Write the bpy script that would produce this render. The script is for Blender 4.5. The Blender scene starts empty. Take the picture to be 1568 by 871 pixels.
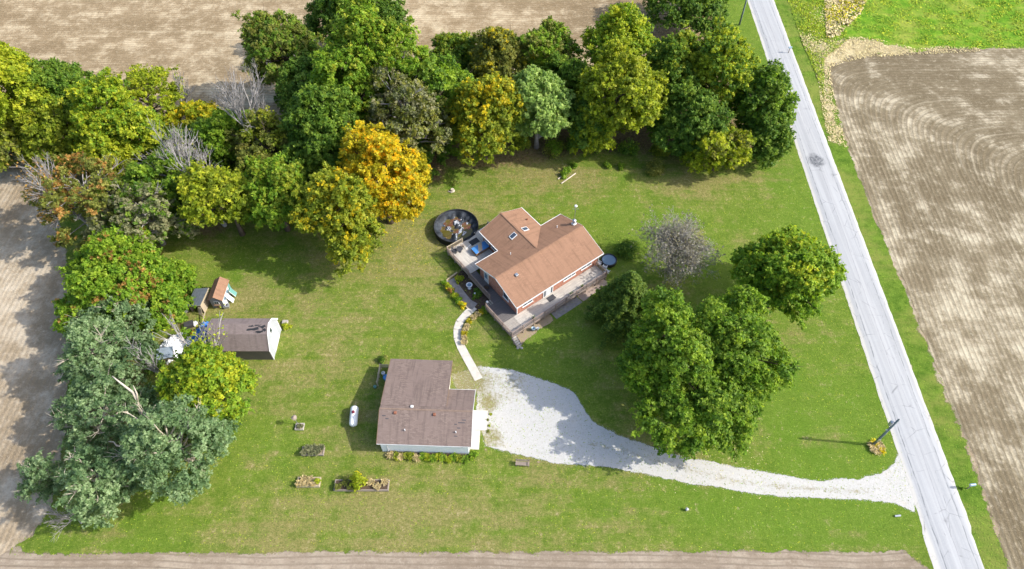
import bpy, bmesh, math, random
import numpy as np
from mathutils import Vector, Matrix

# ------------------------------------------------------------------ camera, sky, sun, exposure
sc = bpy.context.scene
COL = sc.collection
CAM_H, PITCH, FPX = 80.0, math.radians(53), 1045.0
cd = bpy.data.cameras.new('camera'); cam = bpy.data.objects.new('camera', cd); COL.objects.link(cam)
cam.location = (0, 0, CAM_H); cam.rotation_euler = (math.radians(90) - PITCH, 0, 0)
cd.sensor_width = 36; cd.lens = FPX / 1568 * 36; cd.clip_start = 1; cd.clip_end = 4000
sc.camera = cam
SUN_EL, SUN_AZ = math.radians(38.0), math.radians(-5.5)      # azimuth counted from +X
W = bpy.data.worlds.new('World'); sc.world = W; W.use_nodes = True
nt = W.node_tree; nt.nodes.clear()
sky = nt.nodes.new('ShaderNodeTexSky'); sky.sky_type = 'NISHITA'; sky.sun_disc = False
sky.sun_elevation = SUN_EL; sky.sun_rotation = math.pi / 2 - SUN_AZ
sky.air_density = 1.0; sky.dust_density = 2.2
bg = nt.nodes.new('ShaderNodeBackground'); bg.inputs[1].default_value = 0.15
wo = nt.nodes.new('ShaderNodeOutputWorld')
nt.links.new(sky.outputs[0], bg.inputs[0]); nt.links.new(bg.outputs[0], wo.inputs[0])
sd = bpy.data.lights.new('sun', 'SUN'); sd.energy = 2.9; sd.angle = math.radians(0.5); sd.color = (1, 0.95, 0.87)
so = bpy.data.objects.new('sun', sd); COL.objects.link(so)
sv = Vector((math.cos(SUN_EL) * math.cos(SUN_AZ), math.cos(SUN_EL) * math.sin(SUN_AZ), math.sin(SUN_EL)))
so.rotation_euler = sv.to_track_quat('Z', 'Y').to_euler(); so.location = (60, 20, 90)
sc.view_settings.view_transform = 'Standard'; sc.view_settings.look = 'None'
sc.view_settings.gamma = 1; sc.view_settings.exposure = 1.15
sc.cycles.max_bounces = 9; sc.cycles.diffuse_bounces = 6; sc.cycles.transparent_max_bounces = 8

rng = np.random.default_rng(7); random.seed(7)
SP, CP = math.sin(PITCH), math.cos(PITCH)
def G(x, y, z=0.0):
    """survey helper: the place on the level z that the photograph shows at pixel x, y"""
    u = x - 784; v = 435.5 - y
    k = (CAM_H - z) / (FPX * SP - v * CP)
    return (u * k, (FPX * CP + v * SP) * k, z)
def ppm(x, y, z=0.0):
    v = 435.5 - y
    return (FPX * SP - v * CP) / (CAM_H - z)

# ------------------------------------------------------------------ materials
MATS = {}
class NT:
    def __init__(s, name):
        m = bpy.data.materials.new(name); m.use_nodes = True; s.m = m; s.t = m.node_tree; s.t.nodes.clear()
        s.out = s.n('OutputMaterial'); MATS[name] = m
    def n(s, typ, **kw):
        nd = s.t.nodes.new('ShaderNode' + typ)
        for k, v in kw.items():
            if k.startswith('i_'):
                key = k[2:]; key = int(key) if key.isdigit() else key.replace('_', ' ')
                s.put(nd.inputs[key], v)
            else: setattr(nd, k, v)
        return nd
    def put(s, inp, v):
        if isinstance(v, bpy.types.NodeSocket): s.t.links.new(v, inp)
        elif isinstance(v, bpy.types.Node): s.t.links.new(v.outputs[0], inp)
        else: inp.default_value = (*v, 1) if isinstance(v, tuple) and len(v) == 3 and inp.type == 'RGBA' else v
    def math(s, op, a, b=None, c=None, clamp=False):
        nd = s.n('Math', operation=op, use_clamp=clamp); s.put(nd.inputs[0], a)
        if b is not None: s.put(nd.inputs[1], b)
        if c is not None: s.put(nd.inputs[2], c)
        return nd.outputs[0]
    def noise(s, vec, scale, detail=4, rough=.55, dist=0):
        nd = s.n('TexNoise', i_Scale=scale, i_Detail=detail, i_Roughness=rough, i_Distortion=dist)
        s.put(nd.inputs['Vector'], vec); return nd.outputs[0]
    def mix(s, f, a, b, mode='MIX'):
        nd = s.n('Mix', data_type='RGBA', blend_type=mode); s.put(nd.inputs[0], f); s.put(nd.inputs[6], a); s.put(nd.inputs[7], b)
        return nd.outputs[2]
    def ramp(s, f, a, b, lo=0., hi=1.):
        nd = s.n('MapRange', interpolation_type='SMOOTHSTEP', i_1=a, i_2=b, i_3=lo, i_4=hi); s.put(nd.inputs[0], f); return nd.outputs[0]
    def scale(s, vec, v):
        nd = s.n('VectorMath', operation='MULTIPLY'); s.put(nd.inputs[0], vec); nd.inputs[1].default_value = v; return nd.outputs[0]
    def pos(s): return s.n('NewGeometry').outputs['Position']
    def uv(s): return s.n('UVMap').outputs[0]
    def obj(s): return s.n('TexCoord').outputs['Object']
    def bsdf(s, col, rough=.8, bump=None, bstr=.3, bdist=.05, spec=.3, metal=0, soft=False):
        b = s.n('BsdfPrincipled'); s.put(b.inputs['Base Color'], col); s.put(b.inputs['Roughness'], rough)
        b.inputs['Specular IOR Level'].default_value = spec; b.inputs['Metallic'].default_value = metal
        if bump is not None:
            bn = s.n('Bump', i_Strength=bstr, i_Distance=bdist); s.put(bn.inputs['Height'], bump); s.put(b.inputs['Normal'], bn)
        if soft:
            e = s.n('Attribute', attribute_name='edge').outputs['Fac']; n1 = s.noise(s.pos(), 1.3, 5, .7); n2 = s.noise(s.pos(), 9., 3, .8)
            k = s.math('ADD', s.math('MULTIPLY', e, 1.7), s.math('ADD', s.math('MULTIPLY', s.math('SUBTRACT', n1, .5), 1.6), s.math('MULTIPLY', s.math('SUBTRACT', n2, .5), 1.1)))
            tr = s.n('BsdfTransparent'); mx = s.n('MixShader'); s.put(mx.inputs[0], s.ramp(k, .42, .62)); s.put(mx.inputs[1], tr); s.put(mx.inputs[2], b.outputs[0]); s.t.links.new(mx.outputs[0], s.out.inputs[0])
        else: s.t.links.new(b.outputs[0], s.out.inputs[0])
        return b

def simple(name, c, rough=.7, var=.25, sc_=3., spec=.3, metal=0, bump=.0, coords='obj'):
    t = NT(name); p = t.obj() if coords == 'obj' else t.pos() if coords == 'pos' else t.uv()
    n = t.noise(p, sc_, 5, .6); n2 = t.noise(p, sc_ * 7.3, 3, .6)
    k = t.math('ADD', t.math('MULTIPLY', t.ramp(n, .3, .7), .65), t.math('MULTIPLY', n2, .5))
    d = tuple(x * (1 - var) for x in c); l = tuple(min(1, x * (1 + var * .6)) for x in c)
    t.bsdf(t.mix(k, d, l), rough, n2 if bump else None, bump, .03, spec, metal); return t.m

def shingle_mat(name, base, dark, light, streak):
    t = NT(name); uv = t.uv(); w = t.noise(uv, 3., 3)
    br = t.n('TexBrick', offset=.5, squash=1., i_Scale=1., i_Mortar_Size=.012, i_Mortar_Smooth=.2, i_Bias=0., i_Brick_Width=.42, i_Row_Height=.16)
    t.put(br.inputs['Vector'], uv)
    t.put(br.inputs['Color1'], dark); t.put(br.inputs['Color2'], light); t.put(br.inputs['Mortar'], tuple(x * .45 for x in dark))
    big = t.noise(uv, .35, 5, .6); st = t.noise(t.scale(uv, (2.2, .22, 1)), 1., 4, .6); sm = t.noise(uv, 9., 3, .7)
    c = t.mix(t.ramp(big, .35, .68), br.outputs[0], base)
    c = t.mix(.45, c, base)
    c = t.mix(t.math('MULTIPLY', t.ramp(st, .45, .72), streak), c, tuple(x * .45 for x in base))
    c = t.mix(t.math('MULTIPLY', t.ramp(sm, .5, .8), .35), c, tuple(x * 1.35 for x in base))
    hgt = t.math('ADD', t.math('MULTIPLY', br.outputs['Fac'], -1.), t.math('MULTIPLY', sm, .6))
    t.bsdf(c, .92, hgt, .6, .02, .15); return t.m

def brick_mat(name, c1, c2, mortar):
    t = NT(name); uv = t.uv()
    br = t.n('TexBrick', offset=.5, i_Scale=1., i_Mortar_Size=.009, i_Mortar_Smooth=.2, i_Bias=0., i_Brick_Width=.21, i_Row_Height=.076)
    t.put(br.inputs['Vector'], uv)
    t.put(br.inputs['Color1'], c1); t.put(br.inputs['Color2'], c2); t.put(br.inputs['Mortar'], mortar)
    n = t.noise(uv, 2.2, 5, .65)
    c = t.mix(t.math('MULTIPLY', t.ramp(n, .4, .75), .55), br.outputs[0], tuple(x * .55 for x in c1))
    t.bsdf(c, .9, br.outputs['Fac'], -.5, .01, .2); return t.m

def siding_mat(name, c, dirt):
    t = NT(name); uv = t.uv(); s = t.n('SeparateXYZ'); t.put(s.inputs[0], uv)
    fr = t.math('FRACT', t.math('MULTIPLY', s.outputs[1], 1 / .18))
    n = t.noise(uv, .9, 5, .65)
    col = t.mix(t.math('MULTIPLY', t.ramp(n, .45, .75), .5), c, dirt)
    col = t.mix(t.ramp(fr, .06, .0), col, tuple(x * .55 for x in c))
    t.bsdf(col, .55, fr, .5, .02, .35); return t.m

def wood_mat(name, c, grey, axis=0, board=.14):
    t = NT(name); p = t.obj()
    v = (.5, 14, 14) if axis == 0 else (14, .5, 14)
    g = t.noise(t.scale(p, v), 1., 5, .65); s = t.noise(p, .8, 5, .65); f = t.noise(p, 5., 3, .7)
    col = t.mix(t.ramp(g, .3, .7), tuple(x * .62 for x in c), c)
    col = t.mix(t.math('MULTIPLY', t.ramp(s, .42, .7), .75), col, grey)
    col = t.mix(t.math('MULTIPLY', t.ramp(f, .55, .8), .4), col, tuple(x * .4 for x in grey))
    t.bsdf(col, .85, g, .3, .01, .2); return t.m

def leaf_mat():
    t = NT('leaf'); a = t.n('Attribute', attribute_name='tint').outputs[0]
    d = t.n('BsdfPrincipled'); t.put(d.inputs['Base Color'], a); d.inputs['Roughness'].default_value = .55; d.inputs['Specular IOR Level'].default_value = .22
    tr = t.n('BsdfTranslucent'); t.put(tr.inputs[0], t.mix(.5, a, t.mix(1., a, (1.6, 1.5, .5), 'MULTIPLY')))
    mx = t.n('MixShader', i_0=.5); t.put(mx.inputs[1], d); t.put(mx.inputs[2], tr)
    t.t.links.new(mx.outputs[0], t.out.inputs[0]); return t.m
leaf_mat()

def lawn_mat():
    t = NT('lawn'); p = t.pos()
    v = t.n('Attribute', attribute_name='zone'); sep = t.n('SeparateColor'); t.put(sep.inputs[0], v.outputs[0])
    dry, lit, lush = sep.outputs[0], sep.outputs[1], sep.outputs[2]
    n1 = t.noise(p, .09, 6, .65); n2 = t.noise(p, .42, 6, .72); n3 = t.noise(p, 2.0, 5, .78); n4 = t.noise(p, 8., 3, .85); n5 = t.noise(t.scale(p, (1.0, 1.3, 1)), 4.5, 4, .8)
    st = t.noise(t.scale(p, (.045, .8, 1)), 1., 4, .6)
    g = t.mix(t.ramp(n2, .35, .65), (.090, .150, .016), (.160, .215, .030))
    g = t.mix(t.ramp(n3, .45, .68, 0, .6), g, (.235, .265, .055))
    g = t.mix(t.math('MULTIPLY', lush, t.ramp(n2, .3, .7, .45, .9)), g, t.mix(n3, (.072, .158, .012), (.160, .262, .030)))
    n6 = t.noise(p, .15, 4, .6); g = t.mix(t.ramp(n6, .50, .66, 0, .6), g, t.mix(n3, (.066, .150, .010), (.140, .235, .024)))
    d = t.mix(t.ramp(n3, .35, .65), (.175, .166, .052), (.290, .245, .100))
    f = t.math('ADD', t.math('MULTIPLY', dry, .60), t.math('SUBTRACT', t.math('ADD', t.math('MULTIPLY', n1, 1.9), t.math('MULTIPLY', st, 1.0)), 1.40))
    f = t.math('ADD', f, t.math('MULTIPLY', t.math('SUBTRACT', n2, .5), 1.4))
    f = t.math('SUBTRACT', f, t.math('MULTIPLY', lush, .25))
    col = t.mix(t.ramp(f, -.08, .55, 0, .9), g, d)
    spot = t.ramp(t.math('ADD', t.math('ADD', n3, t.math('MULTIPLY', n2, .6)), t.math('MULTIPLY', dry, .05)), .90, 1.05, 0, .75)
    col = t.mix(spot, col, (.37, .305, .165))
    brown = t.mix(t.ramp(n3, .3, .7), (.105, .072, .036), (.245, .180, .098))
    col = t.mix(t.ramp(t.math('ADD', lit, t.math('MULTIPLY', t.math('SUBTRACT', n2, .5), 1.2)), .35, .85), col, brown)
    col = t.mix(t.ramp(n4, .5, .3, 0, .6), col, (.045, .070, .010))
    col = t.mix(t.ramp(n4, .54, .74, 0, .45), col, (.300, .310, .105))
    col = t.mix(t.ramp(n5, .52, .34, 0, .5), col, (.050, .082, .012))
    h = t.math('ADD', t.math('MULTIPLY', n4, .6), t.math('ADD', n3, n5))
    t.bsdf(col, .95, h, .8, .14, .06, soft=True)
lawn_mat()

def soil_mat(name, c_dark, c_mid, c_light, mode, residue=.5, rowk=.3, track=.6, fs=.3, iso=0.):
    """bare, cropped field: drilled rows, bands and pale chaff; mode gives the way the machine drove"""
    t = NT(name); p = t.pos(); s = t.n('SeparateXYZ'); t.put(s.inputs[0], p); X, Y = s.outputs[0], s.outputs[1]
    wob = t.math('MULTIPLY', t.math('SUBTRACT', t.noise(p, .03, 3), .5), 2.5)
    if mode == 'x': A = t.math('ADD', Y, t.math('ADD', wob, t.math('MULTIPLY', X, .02))); B = X
    elif mode == 'y': A = t.math('ADD', X, wob); B = Y
    else:   # round the corner of the field: along the road first, then along the far edge
        d1 = t.math('SUBTRACT', t.math('SUBTRACT', X, 60.), t.math('MULTIPLY', t.math('SUBTRACT', Y, 20.), .055))
        d2 = t.math('SUBTRACT', 108., Y)
        A = t.n('Math', operation='SMOOTH_MIN'); t.put(A.inputs[0], d1); t.put(A.inputs[1], d2); A.inputs[2].default_value = 16.; A = t.math('ADD', A.outputs[0], t.math('MULTIPLY', wob, .3)); B = t.math('SUBTRACT', Y, X)
    def cmb(a, b):
        c = t.n('CombineXYZ'); t.put(c.inputs[0], t.math('MULTIPLY', A, a)); t.put(c.inputs[1], t.math('MULTIPLY', B, max(b, iso * a))); return c.outputs[0]
    row = t.math('SINE', t.math('MULTIPLY', A, 2 * math.pi / .76))
    band = t.noise(cmb(.16, .02), 1., 6, .65); band2 = t.noise(cmb(.75, .07), 1., 5, .7); fine = t.noise(cmb(3.2, .55), 1., 5, .75)
    big = t.noise(p, .03, 6, .62); mid = t.noise(p, .22, 7, .75); sm = t.noise(p, 1.1, 5, .8); tiny = t.noise(p, 4.5, 4, .85)
    k = t.math('ADD', t.math('MULTIPLY', big, .9), t.math('ADD', t.math('MULTIPLY', band, .8), t.math('MULTIPLY', mid, .8)))
    col = t.mix(t.ramp(k, 1.0, 1.5), c_dark, c_mid)
    pale = t.math('ADD', t.math('MULTIPLY', mid, 1.05), t.math('ADD', t.math('MULTIPLY', band2, .22), t.math('ADD', t.math('MULTIPLY', band, .25), t.math('MULTIPLY', big, .45))))
    col = t.mix(t.ramp(pale, .94, 1.20, 0, residue), col, c_light)
    col = t.mix(t.ramp(fine, .50, .72, 0, fs), col, c_light)
    col = t.mix(t.ramp(fine, .50, .30, 0, fs), col, tuple(x * .72 for x in c_dark))
    col = t.mix(t.ramp(sm, .53, .72, 0, .6), col, c_light); col = t.mix(t.ramp(sm, .47, .29, 0, .5), col, tuple(x * .75 for x in c_dark))
    col = t.mix(t.math('MULTIPLY', t.ramp(row, .35, 1.), t.ramp(mid, .4, .6, rowk * .5, rowk)), col, tuple(x * .6 for x in c_dark))
    col = t.mix(t.ramp(tiny, .55, .78, 0, .6), col, tuple(min(1, x * 1.2) for x in c_light))
    col = t.mix(t.ramp(tiny, .46, .27, 0, .5), col, tuple(x * .55 for x in c_dark))
    tr = t.math('ABSOLUTE', t.math('SUBTRACT', t.math('FRACT', t.math('ADD', t.math('MULTIPLY', A, 1 / 9.1), t.math('MULTIPLY', mid, .10))), .5))
    tr = t.math('MINIMUM', t.math('ABSOLUTE', t.math('SUBTRACT', tr, .1)), 1.)
    col = t.mix(t.math('MULTIPLY', t.ramp(tr, .03, .008), t.ramp(band2, .42, .62, 0, track)), col, c_light)
    h = t.math('ADD', t.math('MULTIPLY', row, .25), t.math('ADD', fine, t.math('ADD', sm, tiny)))
    t.bsdf(col, .95, h, .7, .10, .05)
soil_mat('soil_north', (.190, .138, .078), (.305, .230, .140), (.520, .430, .290), 'x', .9, .3, .2, .2)
soil_mat('soil_west', (.225, .172, .110), (.340, .272, .185), (.500, .430, .330), 'y', .75, .0, .0, .0, .8)
soil_mat('soil_south', (.205, .160, .115), (.290, .235, .178), (.410, .350, .270), 'x', .5, .5, .0)
soil_mat('soil_east', (.140, .110, .066), (.230, .188, .122), (.500, .440, .320), 'c', .9, .4, .25, .16, .2)

def road_mat():
    t = NT('road_surface'); p = t.pos(); s = t.n('SeparateXYZ'); t.put(s.inputs[0], p)
    u = t.math('SUBTRACT', t.math('SUBTRACT', s.outputs[0], 47.0), t.math('MULTIPLY', t.math('SUBTRACT', s.outputs[1], 0.), .0255))  # metres from left edge
    w = t.math('MULTIPLY', t.math('SUBTRACT', t.noise(p, .25, 4), .5), .5); uw = t.math('ADD', u, w)
    n = t.noise(p, .5, 6, .65); f = t.noise(p, 9., 4, .8)
    lane = t.noise(t.scale(p, (1.6, .03, 1)), 1., 4, .6)
    col = t.mix(t.ramp(lane, .35, .7), (.30, .305, .31), (.385, .388, .39))
    col = t.mix(t.ramp(n, .5, .8, 0, .5), col, (.38, .39, .40))
    col = t.mix(t.ramp(f, .5, .8, 0, .45), col, (.50, .495, .48)); col = t.mix(t.ramp(f, .45, .25, 0, .4), col, (.24, .24, .24))
    def line(c0, wd, k, cl):
        nonlocal col
        d = t.math('ABSOLUTE', t.math('SUBTRACT', uw, c0)); m = t.math('MULTIPLY', t.ramp(d, wd, wd * .3), t.ramp(t.noise(p, .8, 4), .38, .6, .15, k)); col = t.mix(m, col, cl)
    line(.95, .10, .8, (.14, .15, .16)); line(4.55, .09, .7, (.14, .15, .16)); line(2.75, .07, .45, (.18, .18, .19))
    line(1.6, .5, .2, (.34, .35, .36)); line(3.8, .5, .2, (.35, .36, .37))
    edge = t.math('MINIMUM', uw, t.math('SUBTRACT', 5.5, uw))
    col = t.mix(t.ramp(edge, .55, .1, 0, .65), col, (.52, .49, .43))
    vo = t.n('TexVoronoi', feature='DISTANCE_TO_EDGE', i_Scale=.32); t.put(vo.inputs['Vector'], t.n('VectorMath', operation='ADD', i_0=p, i_1=t.n('TexNoise', i_Scale=.7).outputs['Color']).outputs[0])
    col = t.mix(t.math('MULTIPLY', t.ramp(vo.outputs[0], .02, .0), t.ramp(n, .45, .65, 0, .65)), col, (.13, .13, .135))
    # the round dark tar mark on the road
    cx, cy, _ = G(1249, 246)
    dv = t.n('VectorMath', operation='DISTANCE'); t.put(dv.inputs[0], t.scale(p, (1, .78, 0))); dv.inputs[1].default_value = (cx, cy * .78, 0)
    dd = t.math('ADD', dv.outputs['Value'], t.math('MULTIPLY', t.math('SUBTRACT', t.noise(p, 1.1, 4), .5), 1.1))
    sw = t.noise(p, 1.8, 4, .7, 1.5); col = t.mix(t.math('MULTIPLY', t.ramp(dd, 1.75, .8), t.ramp(sw, .35, .62, .95, .35)), col, (.055, .06, .07))
    t.bsdf(col, .9, f, .25, .02, .15)
road_mat()

def gravel_mat():
    t = NT('white_gravel'); p = t.pos(); n = t.noise(p, .45, 6, .7); m = t.noise(p, 2.2, 5, .75); f = t.noise(p, 12., 4, .85)
    vo = t.n('TexVoronoi', i_Scale=14.); t.put(vo.inputs['Vector'], p)
    col = t.mix(vo.outputs['Color'], (.31, .305, .29), (.55, .545, .525)); col = t.mix(.5, col, (.455, .440, .405))
    col = t.mix(t.ramp(n, .52, .75, 0, .5), col, (.50, .45, .37)); col = t.mix(t.ramp(m, .53, .72, 0, .75), col, (.32, .29, .22))
    col = t.mix(t.ramp(f, .60, .8, 0, .6), col, (.26, .24, .19))
    a = t.n('Attribute', attribute_name='zone'); sp = t.n('SeparateColor'); t.put(sp.inputs[0], a.outputs[0])
    k = t.ramp(t.math('ADD', sp.outputs[0], t.math('ADD', t.math('MULTIPLY', m, .9), t.math('MULTIPLY', n, .5))), .88, 1.25)
    col = t.mix(k, col, t.mix(f, (.13, .145, .04), (.30, .24, .13)))
    t.bsdf(col, .9, t.math('ADD', f, vo.outputs[0]), .7, .04, .15, soft=True)
gravel_mat()

def meadow_mat(name, a, b, c, d):
    t = NT(name); p = t.pos(); n = t.noise(p, .12, 6, .65); m = t.noise(p, .7, 6, .75); f = t.noise(p, 6., 4, .8)
    st = t.noise(t.scale(p, (.06, .5, 1)), 1., 4, .6)
    col = t.mix(t.ramp(m, .35, .65), a, b); col = t.mix(t.ramp(t.math('ADD', n, t.math('MULTIPLY', st, .4)), .62, .85, 0, .8), col, c)
    col = t.mix(t.ramp(m, .58, .75, 0, .6), col, d); col = t.mix(t.ramp(f, .5, .75, 0, .5), col, tuple(x * 1.5 for x in b)); col = t.mix(t.ramp(f, .45, .25, 0, .5), col, tuple(x * .4 for x in a))
    t.bsdf(col, .95, t.math('ADD', m, f), .9, .25, .05, soft=True)
meadow_mat('weedy_field', (.075, .190, .012), (.165, .310, .022), (.300, .320, .060), (.260, .310, .030))
meadow_mat('verge', (.070, .140, .014), (.150, .235, .030), (.220, .240, .055), (.170, .245, .028))
meadow_mat('dry_grass', (.400, .320, .165), (.540, .445, .255), (.620, .530, .330), (.420, .370, .150))

def patch_mat():
    t = NT('soil_patch'); p = t.pos(); n = t.noise(p, 1.5, 5, .7); m = t.noise(p, 7., 4, .8); t.bsdf(t.mix(m, t.mix(n, (.16, .115, .07), (.31, .235, .155)), (.36, .29, .20)), .95, m, .5, .05, .1, soft=True)
patch_mat()
shingle_mat('shingle_tan', (.270, .156, .100), (.215, .122, .078), (.325, .190, .122), .45)
shingle_mat('shingle_brown', (.190, .143, .124), (.132, .098, .085), (.262, .202, .172), .5)
shingle_mat('shingle_barn', (.195, .158, .150), (.140, .112, .108), (.250, .205, .190), .4)
shingle_mat('shingle_slate', (.115, .135, .155), (.080, .095, .115), (.165, .185, .205), .25)
brick_mat('brick_red', (.330, .110, .065), (.430, .170, .105), (.38, .30, .25))
siding_mat('siding_white', (.74, .76, .78), (.58, .58, .56)); siding_mat('siding_barn', (.36, .38, .41), (.32, .32, .33)); siding_mat('siding_blue', (.22, .22, .25), (.15, .14, .14))
siding_mat('siding_dark', (.085, .075, .075), (.14, .11, .09))
wood_mat('deck_grey', (.42, .38, .33), (.30, .275, .255)); wood_mat('deck_pale', (.58, .54, .47), (.40, .365, .325), 1)
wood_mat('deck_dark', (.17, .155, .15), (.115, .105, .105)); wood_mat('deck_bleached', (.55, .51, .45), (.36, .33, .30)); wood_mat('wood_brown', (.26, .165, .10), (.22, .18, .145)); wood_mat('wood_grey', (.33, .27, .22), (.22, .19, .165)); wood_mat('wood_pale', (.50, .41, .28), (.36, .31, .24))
wood_mat('rail_wood', (.30, .225, .185), (.215, .18, .165))
simple('trim_white', (.64, .64, .63), .5, .12); simple('plastic_white', (.60, .61, .62), .4, .1); simple('tank_white', (.68, .68, .67), .35, .08, 1.2, .5)
simple('concrete', (.50, .465, .405), .9, .22, 1.4, bump=.3); simple('concrete_dark', (.23, .215, .205), .9, .3, 1.6, bump=.3)
simple('metal_grey', (.42, .44, .46), .35, .2, 2, .5, .7); simple('metal_dark', (.05, .05, .055), .5, .3, 3, .4); simple('rubber_black', (.022, .023, .026), .55, .4, 1.4, .4)
simple('bark_brown', (.125, .095, .072), .95, .4, 2.2, .1, bump=.5); simple('bark_grey', (.26, .235, .215), .95, .3, 2.2, .1, bump=.4); simple('bark_bare', (.32, .30, .285), .95, .28, 1.2, .1)
simple('bark_pale', (.48, .42, .34), .95, .3, 1.2, .1); simple('mulch', (.085, .060, .042), .95, .5, 3., .1, bump=.6); simple('mulch_pale', (.25, .20, .14), .95, .4, 3., .1, bump=.5)
simple('tarp_white', (.70, .71, .73), .35, .12, 1.2, .5); simple('tarp_blue', (.020, .135, .42), .35, .3, 1.2, .5); simple('orange_plastic', (.55, .26, .03), .5, .2); simple('teal_plastic', (.13, .30, .27), .5, .3)
simple('pole_wood', (.17, .205, .205), .9, .35, 1.5); simple('stone', (.36, .33, .29), .9, .3, 1.5, bump=.5); simple('cover_blue', (.06, .22, .50), .35, .2, .9, .5); simple('cover_tan', (.42, .32, .22), .5, .2)
simple('ridge_tan', (.20, .142, .108), .9, .3, 3); simple('fold_grey', (.42, .44, .47), .4, .3, 1.5); simple('maroon', (.16, .012, .03), .4, .2); simple('tin_blue', (.30, .36, .42), .4, .2, 1, .5, .3); simple('vent_rust', (.21, .085, .05), .8, .3)
simple('mailbox_paint', (.30, .42, .52), .4, .2, 3, .5, .3)
t = NT('glass_dark'); b = t.bsdf((.045, .06, .085), .08, spec=.7)
t = NT('glass_sky'); b = t.bsdf((.12, .19, .26), .08, spec=.7)
def pool_mat():
    t = NT('pool_liner'); p = t.obj(); n = t.noise(p, .8, 5, .6, .4); m = t.noise(p, 2.6, 4, .6); st = t.noise(t.scale(p, (1.6, .8, 1)), 1.3, 4, .6, 1.2)
    col = t.mix(t.ramp(n, .4, .62), (.014, .017, .022), (.042, .050, .062))
    ln = t.n('VectorMath', operation='LENGTH'); t.put(ln.inputs[0], t.scale(p, (1, 1, 0)))
    col = t.mix(t.math('MULTIPLY', t.ramp(ln.outputs['Value'], 2.6, 2.0), t.ramp(st, .545, .60)), col, (.42, .44, .47))  # pale streaks in the middle paint sky reflections into the liner colour
    t.bsdf(col, .6, m, .5, .1, .2)
    t = NT('pond_sludge'); p = t.obj(); n = t.noise(p, .75, 5, .6); m = t.noise(p, 3.2, 5, .75)
    col = t.mix(t.ramp(n, .42, .58), (.085, .070, .010), (.115, .042, .026)); col = t.mix(t.ramp(m, .5, .7, 0, .75), col, (.26, .20, .12)); col = t.mix(t.ramp(m, .42, .3, 0, .8), col, (.018, .016, .010))
    t.bsdf(col, .35, m, .6, .08, .5)
    t = NT('pond_water'); p = t.obj(); n = t.noise(p, 1.2, 4); t.bsdf(t.mix(n, (.050, .045, .006), (.105, .085, .010)), .12, n, .05, .05, .6)
pool_mat()

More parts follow.
